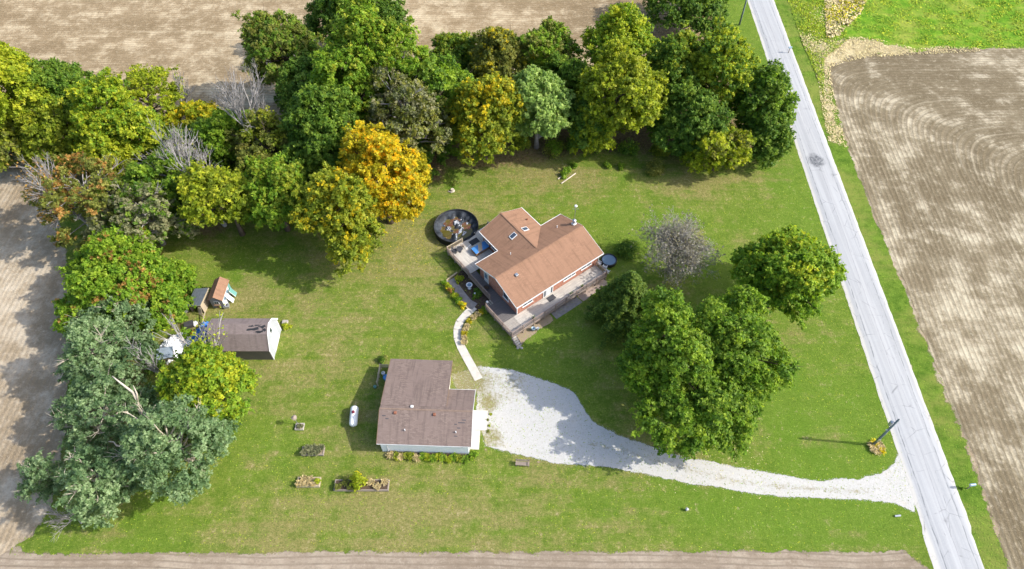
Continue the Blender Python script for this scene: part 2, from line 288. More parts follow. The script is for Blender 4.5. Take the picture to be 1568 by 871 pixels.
# ------------------------------------------------------------------ mesh helpers
class MB:
    def __init__(s): s.v = []; s.f = []
    def poly(s, pts, faces):
        o = len(s.v); s.v += [tuple(p) for p in pts]; s.f += [tuple(i + o for i in f) for f in faces]; return s
    def box(s, x0, y0, z0, x1, y1, z1):
        p = [(x0, y0, z0), (x1, y0, z0), (x1, y1, z0), (x0, y1, z0), (x0, y0, z1), (x1, y0, z1), (x1, y1, z1), (x0, y1, z1)]
        return s.poly(p, [(0, 3, 2, 1), (4, 5, 6, 7), (0, 1, 5, 4), (1, 2, 6, 5), (2, 3, 7, 6), (3, 0, 4, 7)])
    def bar(s, a, b, w, h, up=(0, 0, 1)):
        a, b = Vector(a), Vector(b); d = (b - a).normalized(); sd_ = d.cross(Vector(up))
        if sd_.length < 1e-4: sd_ = d.cross(Vector((1, 0, 0)))
        sd_.normalize(); u = sd_.cross(d)
        p = [q + sd_ * (i * w / 2) + u * (j * h / 2) for q in (a, b) for i, j in ((-1, -1), (1, -1), (1, 1), (-1, 1))]
        return s.poly(p, [(3, 2, 1, 0), (4, 5, 6, 7), (0, 1, 5, 4), (1, 2, 6, 5), (2, 3, 7, 6), (3, 0, 4, 7)])
    def slab(s, pts, th):
        """flat polygon (counter-clockwise from above) with thickness th downward"""
        n = len(pts); lo = [(p[0], p[1], p[2] - th) for p in pts]
        return s.poly(list(pts) + lo, [tuple(range(n)), tuple(range(2 * n - 1, n - 1, -1))] + [(i, n + i, n + (i + 1) % n, (i + 1) % n) for i in range(n)])
    def tube(s, pts, rad, n=6, cap=True):
        pts = [Vector(p) for p in pts]; o = len(s.v)
        for i, p in enumerate(pts):
            d = (pts[min(i + 1, len(pts) - 1)] - pts[max(i - 1, 0)]).normalized()
            a = d.cross(Vector((0, 0, 1)) if abs(d.z) < .9 else Vector((1, 0, 0))).normalized(); b = d.cross(a)
            r = rad[i] if hasattr(rad, '__len__') else rad
            for k in range(n):
                t_ = 2 * math.pi * k / n; s.v.append(tuple(p + a * (r * math.cos(t_)) + b * (r * math.sin(t_))))
        for i in range(len(pts) - 1):
            for k in range(n):
                k2 = (k + 1) % n; s.f.append((o + i * n + k2, o + i * n + k, o + (i + 1) * n + k, o + (i + 1) * n + k2))
        if cap: s.f.append(tuple(o + k for k in range(n))); s.f.append(tuple(o + (len(pts) - 1) * n + k for k in range(n - 1, -1, -1)))
        return s
    def lathe(s, prof, n=24, c=(0, 0)):
        o = len(s.v)
        for r, z in prof:
            for k in range(n):
                a = 2 * math.pi * k / n; s.v.append((c[0] + r * math.cos(a), c[1] + r * math.sin(a), z))
        for i in range(len(prof) - 1):
            for k in range(n):
                k2 = (k + 1) % n; s.f.append((o + i * n + k, o + i * n + k2, o + (i + 1) * n + k2, o + (i + 1) * n + k))
        s.f.append(tuple(o + (len(prof) - 1) * n + k for k in range(n))); s.f.append(tuple(o + n - 1 - k for k in range(n)))
        return s
    def build(s, name, mat, parent=None, smooth=False, bevel=0):
        me = bpy.data.meshes.new(name); me.from_pydata(s.v, [], s.f); me.update()
        auto_uv(me); me.materials.append(MATS[mat])
        if smooth: me.polygons.foreach_set('use_smooth', [True] * len(me.polygons))
        o = bpy.data.objects.new(name, me); COL.objects.link(o)
        if parent: o.parent = parent
        if bevel:
            m = o.modifiers.new('bevel', 'BEVEL'); m.width = bevel; m.segments = 1; m.limit_method = 'ANGLE'
        return o
def auto_uv(me):
    uv = me.uv_layers.new(name='UVMap'); data = np.zeros((len(me.loops), 2), np.float32); V = me.vertices
    for p in me.polygons:
        n = p.normal
        if abs(n.z) > .98: tx, ty = Vector((1, 0, 0)), Vector((0, 1, 0))
        else: tx = Vector((0, 0, 1)).cross(n).normalized(); ty = n.cross(tx)
        for li in p.loop_indices:
            c = V[me.loops[li].vertex_index].co; data[li] = (c.dot(tx), c.dot(ty))
    uv.data.foreach_set('uv', data.ravel())
def empty(name, loc, rz=0, label=None, cat=None, group=None):
    o = bpy.data.objects.new(name, None); COL.objects.link(o); o.location = loc; o.rotation_euler = (0, 0, rz); o.empty_display_size = .3
    return tag(o, label, cat, group)
def tag(o, label=None, cat=None, group=None, kind=None):
    if label: o['label'] = label
    if cat: o['category'] = cat
    if group: o['group'] = group
    if kind: o['kind'] = kind
    return o
def rot2(x, y, a): return x * math.cos(a) - y * math.sin(a), x * math.sin(a) + y * math.cos(a)
def np_mesh(name, V, F, mat, parent=None, tint=None):
    me = bpy.data.meshes.new(name); k = F.shape[1]
    me.vertices.add(len(V)); me.vertices.foreach_set('co', np.ascontiguousarray(V, np.float32).ravel())
    me.loops.add(F.size); me.loops.foreach_set('vertex_index', np.ascontiguousarray(F, np.int32).ravel())
    me.polygons.add(len(F)); me.polygons.foreach_set('loop_start', np.arange(0, F.size, k, dtype=np.int32))
    try: me.polygons.foreach_set('loop_total', np.full(len(F), k, np.int32))
    except Exception: pass
    if tint is not None:
        a = me.attributes.new('tint', 'FLOAT_COLOR', 'FACE'); c = np.ones((len(F), 4), np.float32); c[:, :3] = tint; a.data.foreach_set('color', c.ravel())
    me.materials.append(MATS[mat]); me.update(calc_edges=True)
    o = bpy.data.objects.new(name, me); COL.objects.link(o)
    if parent: o.parent = parent
    return o

def jitter_poly(pts, step=.5, amp=.25, amp2=.0, seed=1, closed=True, freq=.5):
    r = np.random.default_rng(seed); out = []; n = len(pts); ph = r.uniform(0, 6.28, 12); fr = freq * r.uniform(.5, 3.2, 12)
    L = 0
    for i in range(n):
        a = np.array(pts[i][:2]); b = np.array(pts[(i + 1) % n][:2]); d = b - a; l = np.linalg.norm(d)
        if l < 1e-6: continue
        nn = np.array([-d[1], d[0]]) / l; k = max(1, int(l / step))
        for j in range(k):
            s_ = L + l * j / k; off = amp * np.sum(np.sin(fr * s_ + ph) / 12 ** .5) * .7 + r.normal() * amp * .45
            out.append(tuple(a + d * j / k + nn * off))
        L += l
    return out
def sheet(name, pts, z, mat, grid=None, paint=None, kind='structure', label=None, soft=0):
    bm = bmesh.new(); vs = [bm.verts.new((p[0], p[1], z)) for p in pts]
    es = [bm.edges.new((vs[i], vs[(i + 1) % len(vs)])) for i in range(len(vs))]
    bmesh.ops.triangle_fill(bm, edges=es, use_beauty=True, use_dissolve=False)
    if grid:
        xs = [p[0] for p in pts]; ys = [p[1] for p in pts]
        for ax, lo, hi in ((0, min(xs), max(xs)), (1, min(ys), max(ys))):
            c = lo + grid
            while c < hi:
                co = (c, 0, 0) if ax == 0 else (0, c, 0); no = (1, 0, 0) if ax == 0 else (0, 1, 0)
                bmesh.ops.bisect_plane(bm, geom=bm.verts[:] + bm.edges[:] + bm.faces[:], plane_co=co, plane_no=no); c += grid
    bmesh.ops.recalc_face_normals(bm, faces=bm.faces[:])
    for f in bm.faces:
        if f.normal.z < 0: f.normal_flip()
    me = bpy.data.meshes.new(name); bm.to_mesh(me); bm.free()
    if soft:
        co = np.zeros(len(me.vertices) * 3, np.float32); me.vertices.foreach_get('co', co); co = co.reshape(-1, 3)[:, :2]
        A = np.array([p[:2] for p in pts]); B = np.roll(A, -1, 0); dmin = np.full(len(co), 1e9)
        for a_, b_ in zip(A, B):
            d_ = b_ - a_; l2 = max(1e-9, (d_ ** 2).sum()); t_ = np.clip(((co - a_) @ d_) / l2, 0, 1); dmin = np.minimum(dmin, np.hypot(*(co - a_ - t_[:, None] * d_).T))
        at = me.attributes.new('edge', 'FLOAT', 'POINT'); at.data.foreach_set('value', np.clip(dmin / soft, 0, 1).astype(np.float32))
    if paint:
        co = np.zeros(len(me.vertices) * 3, np.float32); me.vertices.foreach_get('co', co); co = co.reshape(-1, 3)
        a = me.attributes.new('zone', 'FLOAT_COLOR', 'POINT'); c = np.ones((len(co), 4), np.float32); c[:, :3] = paint(co[:, 0], co[:, 1]); a.data.foreach_set('color', c.ravel())
    me.materials.append(MATS[mat]); o = bpy.data.objects.new(name, me); COL.objects.link(o); return tag(o, label, kind=kind)
def P(*pp): return [G(x, y)[:2] for x, y in pp]
def inpoly(x, y, poly):
    c = np.zeros(len(x), bool); n = len(poly)
    for i in range(n):
        x0, y0 = poly[i][:2]; x1, y1 = poly[(i + 1) % n][:2]
        if y0 == y1: continue
        c ^= ((y0 > y) != (y1 > y)) & (x < (x1 - x0) * (y - y0) / (y1 - y0) + x0)
    return c
def blob(x, y, px, py, rm, sq=1.):
    cx, cy, _ = G(px, py); return np.exp(-(((x - cx) / rm) ** 2 + ((y - cy) / (rm * sq)) ** 2))

# ------------------------------------------------------------------ the ground
def road_l(y): return 47.0 + .0255 * y - (.25 if y < 25 else 0)
sheet('ground', [(-1500, -600), (1500, -600), (1500, 2200), (-1500, 2200)], -.02, 'soil_west')
sheet('field_north', [(-400, 84), (-250, 84), (52, 84), (66, 330), (66, 600), (-400, 600)], -.014, 'soil_north')
sheet('field_south', [(-90, -60), (52, -60), (52, 22.9), (-56, 23.6), (-60, 20)], -.010, 'soil_south')
east_edge = [G(1568 + 60, 871 + 150)] + [G(x, y) for x, y in ((1545, 871), (1492, 700), (1440, 575), (1385, 440), (1335, 318), (1300, 225), (1275, 140), (1267, 98), (1290, 88), (1330, 82), (1440, 77), (1568, 75), (2600, 70))]
ep = jitter_poly([p[:2] for p in east_edge] + [(420, 10)], 1.2, .35, seed=3)
sheet('field_east', ep, -.006, 'soil_east')
wf = [(road_l(95) + 6.5, 95), (58, 108), (72, 112)] + P((1440, 78), (1568, 77), (2600, 72)) + [(450, 500), (75, 500)]
sheet('field_northeast', wf, -.012, 'weedy_field', 3., soft=2.5)

lawn_px = [(-10, 853), (150, 852), (420, 850), (700, 850), (1000, 849), (1200, 848), (1300, 850), (1385, 847)]
lawn_pts = P(*lawn_px) + [(47.4, 19.5), (47.4, 12), (48.2, 12), (48.3, 20), (48.6, 30), (48.9, 45), (49.6, 70), (50.8, 118), (51.7, 150), (54.6, 260), (46, 260), (43, 150), (38, 132)] + \
    P((1080, 62), (1000, 95), (900, 118), (760, 118), (660, 105), (600, 95), (500, 110), (440, 170), (400, 215), (300, 200), (150, 185), (0, 160), (-150, 150), (-150, 235), (30, 248), (70, 262), (80, 300), (98, 400), (105, 500), (100, 600), (92, 690), (75, 770), (45, 820))
lawn_poly = jitter_poly(lawn_pts, .45, .15, seed=5)
belt = P((640, 262), (760, 262), (900, 236), (1010, 240), (1120, 240))
def lawn_zone(x, y):
    c = np.zeros((len(x), 3), np.float32)
    dry = .35 * blob(x, y, 470, 770, 13, .5) + .45 * blob(x, y, 700, 800, 14, .35) + .55 * blob(x, y, 1000, 280, 14, .35) + .7 * blob(x, y, 640, 350, 7) + .5 * blob(x, y, 850, 270, 12, .4)
    dry += .45 * blob(x, y, 560, 430, 10) + .5 * blob(x, y, 900, 700, 9, .4) + .35 * blob(x, y, 1080, 700, 7) + .4 * blob(x, y, 420, 590, 6) + .35 * blob(x, y, 500, 520, 8) + .8 * blob(x, y, 370, 445, 3.5) + .4 * blob(x, y, 1150, 660, 8, .5)
    dry += .4 * blob(x, y, 300, 480, 5) + .35 * blob(x, y, 1320, 848, 7, .4) + .5 * blob(x, y, 700, 560, 3) + .3 * blob(x, y, 600, 845, 30, .12) + .3 * blob(x, y, 1230, 500, 6)
    lush = .9 * blob(x, y, 1180, 570, 14) + .9 * blob(x, y, 1290, 690, 9) + .8 * blob(x, y, 1250, 330, 9, 2) + .7 * blob(x, y, 1000, 340, 14, .7) + .8 * blob(x, y, 1130, 40, 9, 2) + .8 * blob(x, y, 200, 830, 10, .4)
    lush += .8 * blob(x, y, 1250, 800, 14, .4) + .6 * blob(x, y, 1000, 770, 12, .4) + .6 * blob(x, y, 820, 540, 6) + .7 * blob(x, y, 400, 690, 5) + .6 * blob(x, y, 430, 420, 7, .5) + .4 * blob(x, y, 530, 480, 6)
    by = np.interp(x, [p[0] for p in belt], [p[1] for p in belt])
    lit = 1 / (1 + np.exp(-(y - by - .3) * 1.0)) * np.clip((x + 26) / 14, 0, 1) * np.clip((46 - x) / 6, 0, 1)
    lit = np.maximum(lit, .95 * np.clip((y - 78) / 5, 0, 1) * (x < -12)); lit = np.maximum(lit, .85 * blob(x, y, 320, 350, 4.5, .7)); lit = np.maximum(lit, .8 * blob(x, y, 170, 600, 8, 2)); lit = np.maximum(lit, .8 * blob(x, y, 330, 458, 3.0, .6)); lit = np.maximum(lit, .9 * blob(x, y, 300, 520, 5, .7))
    c[:, 0] = np.clip(dry, 0, 1); c[:, 1] = np.clip(lit, 0, 1); c[:, 2] = np.clip(lush, 0, 1); return c
sheet('lawn', lawn_poly, 0, 'lawn', 1.6, lawn_zone, soft=.9)
# grass beyond the road
verge_r = [(road_l(-10) + 4.7, -10)] + [(road_l(y) + 4.7, y) for y in (0, 20, 40, 70, 100, 140, 300)] + [(75, 300), (62.8, 140), (61.6, 120)] + [(p[0] + .1, p[1]) for p in [G(x, y) for x, y in ((1255, 60), (1268, 110), (1300, 225), (1335, 318), (1385, 440), (1440, 575), (1492, 700), (1545, 871))]] + [(59, 0), (58, -10)]
sheet('grass_verge', jitter_poly(verge_r, .6, .18, seed=9), -.002, 'verge', 2., soft=.8)
dry_px = P((1268, 215), (1256, 150), (1247, 100), (1238, 66), (1262, 58), (1330, 56), (1400, 74), (1450, 70), (1500, 74), (1500, 79), (1440, 82), (1330, 88), (1290, 96), (1272, 104), (1276, 140), (1296, 225), (1290, 225))
sheet('dry_grass_margin', jitter_poly(dry_px, .7, .4, seed=11), .004, 'dry_grass', 1.2, soft=2.6)
sheet('dry_grass_patch', jitter_poly(P((1265, -10), (1330, -12), (1330, 4), (1300, 25), (1285, 55), (1262, 64), (1258, 40), (1275, 20)), .7, .6, seed=12), .004, 'dry_grass', 1.2, soft=3.)
# the road: a crowned strip with a low gravelly edge
def strip(name, xs, mat, ys):
    V = []; F = []
    for y in ys:
        for k, (dx, z) in enumerate(xs): V.append((road_l(y) + dx + (random.uniform(-.05, .05) if k in (0, len(xs) - 1) else 0), y, z))
    n = len(xs)
    for i in range(len(ys) - 1):
        for k in range(n - 1): F.append((i * n + k, i * n + k + 1, (i + 1) * n + k + 1, (i + 1) * n + k))
    b = MB().poly(V, F); return tag(b.build(name, mat, smooth=True), kind='structure')
strip('road', [(-.12, .006), (.1, .03), (1.5, .06), (2.75, .08), (4.0, .06), (5.3, .03), (5.55, .006)], 'road_surface', [-30 + i * .8 for i in range(300)] + [212, 260, 400, 700])
# gravel drive
drive_px = [(690, 572), (712, 566), (735, 558), (790, 566), (845, 583), (882, 601), (893, 622), (910, 644), (960, 669), (1030, 692), (1130, 714), (1240, 732), (1310, 732), (1345, 722), (1368, 706), (1374, 692), (1384, 690), (1398, 740), (1404, 790), (1392, 784), (1368, 772), (1330, 768), (1200, 763), (1060, 743), (940, 718), (850, 711), (790, 697), (742, 684), (735, 660), (728, 640), (727, 600), (697, 596)]
drive_poly = jitter_poly(P(*drive_px), .3, .10, seed=21)
def drive_zone(x, y):
    c = np.zeros((len(x), 3), np.float32)
    d = .75 * blob(x, y, 715, 580, 2.6) + .5 * blob(x, y, 750, 670, 2.2) + .45 * blob(x, y, 745, 620, 1.6) + .35 * blob(x, y, 780, 590, 3) 
    # the unused strip between the wheel tracks
    mx = np.array([G(*q)[:2] for q in ((905, 678), (960, 692), (1040, 715), (1130, 737), (1230, 748), (1330, 752))]); dm = np.full(len(x), 1e9)
    for a_, b_ in zip(mx[:-1], mx[1:]):
        d_ = b_ - a_; t_ = np.clip(((x - a_[0]) * d_[0] + (y - a_[1]) * d_[1]) / (d_ ** 2).sum(), 0, 1); dm = np.minimum(dm, np.hypot(x - a_[0] - t_ * d_[0], y - a_[1] - t_ * d_[1]))
    d += .33 * np.exp(-(dm / .5) ** 2)
    c[:, 0] = np.clip(d, 0, 1); return c
sheet('gravel_drive', drive_poly, .008, 'white_gravel', .45, drive_zone, soft=.6)
sheet('bare_soil_patch', jitter_poly(P((735, 684), (790, 698), (850, 712), (850, 716), (790, 704), (740, 692)), .3, .2, seed=22), .004, 'soil_patch', .8, soft=.8)
# loose stones of the drive
dp = np.array(drive_poly); lo, hi = dp.min(0), dp.max(0)
def scatter_in(poly, n):
    poly = np.array(poly); lo, hi = poly.min(0), poly.max(0); xs = []; ys = []; m = 0
    while m < n:
        x = rng.uniform(lo[0], hi[0], n); y = rng.uniform(lo[1], hi[1], n); k = inpoly(x, y, poly); xs.append(x[k]); ys.append(y[k]); m += k.sum()
        if k.sum() == 0: break
    return np.concatenate(xs)[:n], np.concatenate(ys)[:n]
x, y = scatter_in(drive_poly, 14000); n = len(x); s = rng.uniform(.02, .05, n)
tet = np.array([[1, 0, -.2], [-.5, .87, -.2], [-.5, -.87, -.2], [0, 0, .8]]); a = rng.uniform(0, 6.28, n)
V = np.zeros((n, 4, 3)); ca, sa = np.cos(a)[:, None], np.sin(a)[:, None]
V[:, :, 0] = x[:, None] + s[:, None] * (tet[None, :, 0] * ca - tet[None, :, 1] * sa); V[:, :, 1] = y[:, None] + s[:, None] * (tet[None, :, 0] * sa + tet[None, :, 1] * ca); V[:, :, 2] = .01 + s[:, None] * tet[None, :, 2] * .8
F = (np.array([[0, 1, 3], [1, 2, 3], [2, 0, 3]])[None] + 4 * np.arange(n)[:, None, None]).reshape(-1, 3)
g = rng.choice([.26, .40, .47, .53], n, p=[.08, .22, .35, .35])[:, None] * np.array([1, .985, .95])
tag(np_mesh('loose_gravel', V.reshape(-1, 3), F, 'leaf', tint=np.repeat(g, 3, 0)), 'loose white gravel stones scattered over the drive', 'gravel', kind='stuff')
MATS['stone_tint'] = None
def stone_mat():
    t = NT('stone_tint'); t.bsdf(t.n('Attribute', attribute_name='tint').outputs[0], .9)
def blade_mat():
    t = NT('grass_blade'); t.bsdf(t.n('Attribute', attribute_name='tint').outputs[0], .8, spec=.1)
blade_mat(); stone_mat(); bpy.data.objects['loose_gravel'].data.materials[0] = MATS['stone_tint']

# ------------------------------------------------------------------ leaves, trees, plants
def quads(C, N, ln, wd, tint, r=rng):
    """diamond leaf for each centre C, facing N"""
    n = len(C); N = N / np.maximum(np.linalg.norm(N, axis=1, keepdims=True), 1e-6)
    A = np.cross(N, r.normal(size=(n, 3))); A /= np.maximum(np.linalg.norm(A, axis=1, keepdims=True), 1e-6); B = np.cross(N, A)
    ln = np.broadcast_to(ln, n)[:, None]; wd = np.broadcast_to(wd, n)[:, None]
    V = np.stack([C - A * ln / 2, C - B * wd / 2 + A * ln * .1, C + A * ln / 2, C + B * wd / 2 + A * ln * .1], 1).reshape(-1, 3)
    return V, np.arange(4 * n).reshape(-1, 4), tint
def tri_leaves(C, N, ln, wd, tint, r=rng):
    n = len(C); N = N / np.maximum(np.linalg.norm(N, axis=1, keepdims=True), 1e-6)
    A = np.cross(N, r.normal(size=(n, 3))); A /= np.maximum(np.linalg.norm(A, axis=1, keepdims=True), 1e-6); B = np.cross(N, A)
    ln = np.broadcast_to(ln, n)[:, None]; wd = np.broadcast_to(wd, n)[:, None]
    V = np.stack([C - A * ln * .4 - B * wd / 2, C - A * ln * .4 + B * wd / 2, C + A * ln * .6], 1).reshape(-1, 3)
    return V, np.arange(3 * n).reshape(-1, 3), tint
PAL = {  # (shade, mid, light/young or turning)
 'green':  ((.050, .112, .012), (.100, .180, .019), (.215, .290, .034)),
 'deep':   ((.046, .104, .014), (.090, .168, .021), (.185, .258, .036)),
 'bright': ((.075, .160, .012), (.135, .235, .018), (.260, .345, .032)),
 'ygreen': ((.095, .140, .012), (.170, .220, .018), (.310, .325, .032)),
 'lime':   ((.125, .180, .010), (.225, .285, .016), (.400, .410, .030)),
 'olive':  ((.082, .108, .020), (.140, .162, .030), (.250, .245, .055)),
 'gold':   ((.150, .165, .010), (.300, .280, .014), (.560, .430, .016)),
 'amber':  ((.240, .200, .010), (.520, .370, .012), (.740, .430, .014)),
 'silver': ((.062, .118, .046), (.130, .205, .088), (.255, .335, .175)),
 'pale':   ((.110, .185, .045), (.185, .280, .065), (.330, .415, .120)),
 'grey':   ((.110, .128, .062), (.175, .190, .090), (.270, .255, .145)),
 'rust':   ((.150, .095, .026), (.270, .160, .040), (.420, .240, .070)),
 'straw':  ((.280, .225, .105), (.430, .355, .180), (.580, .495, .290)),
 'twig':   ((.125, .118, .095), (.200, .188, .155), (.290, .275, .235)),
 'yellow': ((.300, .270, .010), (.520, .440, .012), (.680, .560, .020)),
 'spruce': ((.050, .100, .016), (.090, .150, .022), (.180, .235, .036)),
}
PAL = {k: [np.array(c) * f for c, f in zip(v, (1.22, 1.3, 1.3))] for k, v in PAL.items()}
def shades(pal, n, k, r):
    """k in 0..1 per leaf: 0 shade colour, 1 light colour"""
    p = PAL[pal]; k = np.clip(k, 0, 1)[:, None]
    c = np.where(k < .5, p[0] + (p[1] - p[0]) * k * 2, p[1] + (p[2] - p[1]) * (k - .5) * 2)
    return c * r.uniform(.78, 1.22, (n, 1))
def tree(name, label, bbox, pal, clear=1.5, seed=0, dens=1.0, leaf=.40, turn=None, turn_amt=0., bark='bark_brown', bare=0., group=None, clump=1.15, base=None, bmax=1.15, lean=0, cat='tree'):
    r = np.random.default_rng(1000 + seed); x0, y0, x1, y1 = bbox
    cx, cy = (x0 + x1) / 2, (y0 + y1) / 2; hh = (y1 - y0) / 2
    zc = 6.
    for _ in range(6):
        k = ppm(cx, cy, zc); R = (x1 - x0) / 2 / k; th = PITCH - math.atan((435.5 - cy) / FPX)
        bb = math.sqrt(max(.01, (hh / k) ** 2 - (R * math.sin(th)) ** 2)) / max(.2, math.cos(th)); bb = min(max(bb, .62 * R), bmax * R); zc = clear + bb
    X, Y, _ = G(cx, cy, zc)
    root = empty(name, (X, Y, 0), 0, label, cat, group)
    H = zc + bb
    # a crown of several lobes, so that its outline is uneven
    q0 = .80 * clump * min(1., .5 + R / 10.); nlb = int(r.integers(4, 7)); lc = [np.array([0, 0, .12])]; lr = [r.uniform(.60, .72)]
    a0_ = r.uniform(0, 6.28)
    for i in range(nlb):
        a_ = a0_ + 2 * math.pi * i / nlb + r.normal() * .25; ro = r.uniform(.42, .62); lc.append(np.array([ro * math.cos(a_), ro * math.sin(a_), r.uniform(-.5, .30)])); lr.append(r.uniform(.34, .52))
    for i in range(2): lc.append(np.array([r.normal() * .22, r.normal() * .22, r.uniform(.5, .68)])); lr.append(r.uniform(.26, .38))
    lc = np.array(lc); lr = np.array(lr)
    area = 4 * math.pi * ((2 * (R * bb) ** 1.6 + (R * R) ** 1.6) / 3) ** (1 / 1.6)
    K = int(max(16, 1.35 * area / (math.pi * q0 ** 2))); M = K * 6; li = r.choice(len(lr), M, p=lr ** 2 / (lr ** 2).sum()); cand = r.normal(size=(M, 3)); cand /= np.linalg.norm(cand, axis=1, keepdims=True); low = cand[:, 2] < -.55; cand[low, 2] *= -1
    pts = lc[li] + cand * (lr[li] * r.uniform(.78, 1.06, M))[:, None]
    dd = np.linalg.norm(pts[:, None, :] - lc[None], axis=2) / lr[None]; inner = (dd < .74).any(1); pts = pts[~inner | (r.random(M) < .12)]
    ext = np.percentile(np.abs(pts), 98, axis=0); pts = pts / np.array([ext[0], ext[1], ext[2]])
    keep = [0]; dmin = np.linalg.norm(pts - pts[0], axis=1); K = min(K, len(pts) - 1)
    for _ in range(K - 1):
        j = int(np.argmax(dmin * r.uniform(.5, 1., len(dmin)))); keep.append(j); dmin = np.minimum(dmin, np.linalg.norm(pts - pts[j], axis=1))
    d = pts[keep]; d = d[r.random(len(d)) > .14]; K = len(d); stray = r.random(K) < .12; d = d * np.where(stray, r.uniform(1.06, 1.24, K), 1.)[:, None]
    C = np.concatenate([d[:, :2] * (R - q0 * .62), d[:, 2:] * (bb - q0 * .6)], 1); C[:, 2] += zc
    C[:, 2] = np.maximum(C[:, 2], .25 * q0 + .3)
    q = q0 * r.uniform(.5, 1.45, K) * np.where(stray, .7, 1.)
    if bare > 0: live = r.random(K) > bare
    else: live = np.ones(K, bool)
    # trunk and limbs
    tb = MB(); tr = .045 * H * .5 + .08; pth = [Vector((0, 0, 0))]
    for i in range(1, 6): f = i / 5; pth.append(Vector((r.normal() * .12 * f + lean * f, r.normal() * .12 * f, H * .72 * f)))
    tb.tube([(0, 0, -.1)] + pth[1:], [tr * 1.35] + [tr * (1 - .8 * i / 5) for i in range(1, 6)], 7)
    order = r.permutation(K)[:int(min(K, 16 + 16 * bare + R * 2))]
    for j in order:
        e = Vector(C[j]); t0 = min(max((e.z - .35 * math.hypot(e.x, e.y)) / H * .95, .12), .68); s0 = Vector((lean * t0, 0, H * t0)); mid = s0.lerp(e, .5) + Vector((r.normal() * .15, r.normal() * .15, .06 * R))
        r0 = tr * (.55 - .35 * t0); tb.tube([s0, mid, e], [r0, r0 * .6, .03], 5, False)
        if bare > 0 or r.random() < .3:
            for _ in range(7 if not live[j] else 3):
                v = Vector(r.normal(size=3)); v.z = abs(v.z) + .3; v = v.normalized() * (q[j] * r.uniform(.7, 1.5)) + (e - s0).normalized() * q[j] * .5
                tb.tube([mid.lerp(e, r.uniform(.5, 1)), e + v * .5, e + v], [.045, .03, .012], 3, False)
    tb.build('trunk', bark, root, True)
    # leaves: clump > leafy twig > leaf
    C2 = C[live]; q2 = q[live]; per = 16; leaf = leaf * .71
    ns = np.maximum(4, (13.5 * dens * (q2 / .92) ** 1.7).astype(int)); S = int(ns.sum()); si = np.repeat(np.arange(len(C2)), ns)
    D = r.normal(size=(S, 3)); D /= np.linalg.norm(D, axis=1, keepdims=True); flip = (D[:, 2] < -.1) & (r.random(S) < .65); D[flip, 2] *= -1
    sc_ = C2[si] + D * (q2[si] * (.35 + .55 * r.random(S) ** .7))[:, None] * np.array([1, 1, .8])
    out = C2[si] - np.array([0, 0, zc - .3 * bb]); out /= np.maximum(np.linalg.norm(out, axis=1, keepdims=True), .1)
    U = D * .55 + out * .7 + r.normal(size=(S, 3)) * .4; U /= np.linalg.norm(U, axis=1, keepdims=True); TL = r.uniform(.45, 1.0, S) * (.55 + .5 * q0)
    sN = D * .45 + out * .45 + np.array([0, 0, .6]) + r.normal(size=(S, 3)) * .35; sN /= np.linalg.norm(sN, axis=1, keepdims=True)
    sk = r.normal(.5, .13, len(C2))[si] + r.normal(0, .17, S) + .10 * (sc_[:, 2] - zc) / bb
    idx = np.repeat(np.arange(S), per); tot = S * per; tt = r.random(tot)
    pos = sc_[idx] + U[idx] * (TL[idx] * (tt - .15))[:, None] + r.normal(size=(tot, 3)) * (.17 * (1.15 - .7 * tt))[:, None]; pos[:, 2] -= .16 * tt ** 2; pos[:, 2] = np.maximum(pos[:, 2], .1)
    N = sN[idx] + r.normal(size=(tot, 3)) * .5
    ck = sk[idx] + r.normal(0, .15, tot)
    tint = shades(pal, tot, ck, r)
    if turn:
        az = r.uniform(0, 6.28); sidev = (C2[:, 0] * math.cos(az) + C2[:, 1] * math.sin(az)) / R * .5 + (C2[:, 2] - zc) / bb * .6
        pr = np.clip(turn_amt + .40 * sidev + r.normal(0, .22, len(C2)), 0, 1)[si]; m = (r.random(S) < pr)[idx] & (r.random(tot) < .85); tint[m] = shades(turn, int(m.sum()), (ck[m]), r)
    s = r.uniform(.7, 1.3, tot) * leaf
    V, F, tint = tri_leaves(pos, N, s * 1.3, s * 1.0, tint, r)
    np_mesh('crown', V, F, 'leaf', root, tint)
    return root

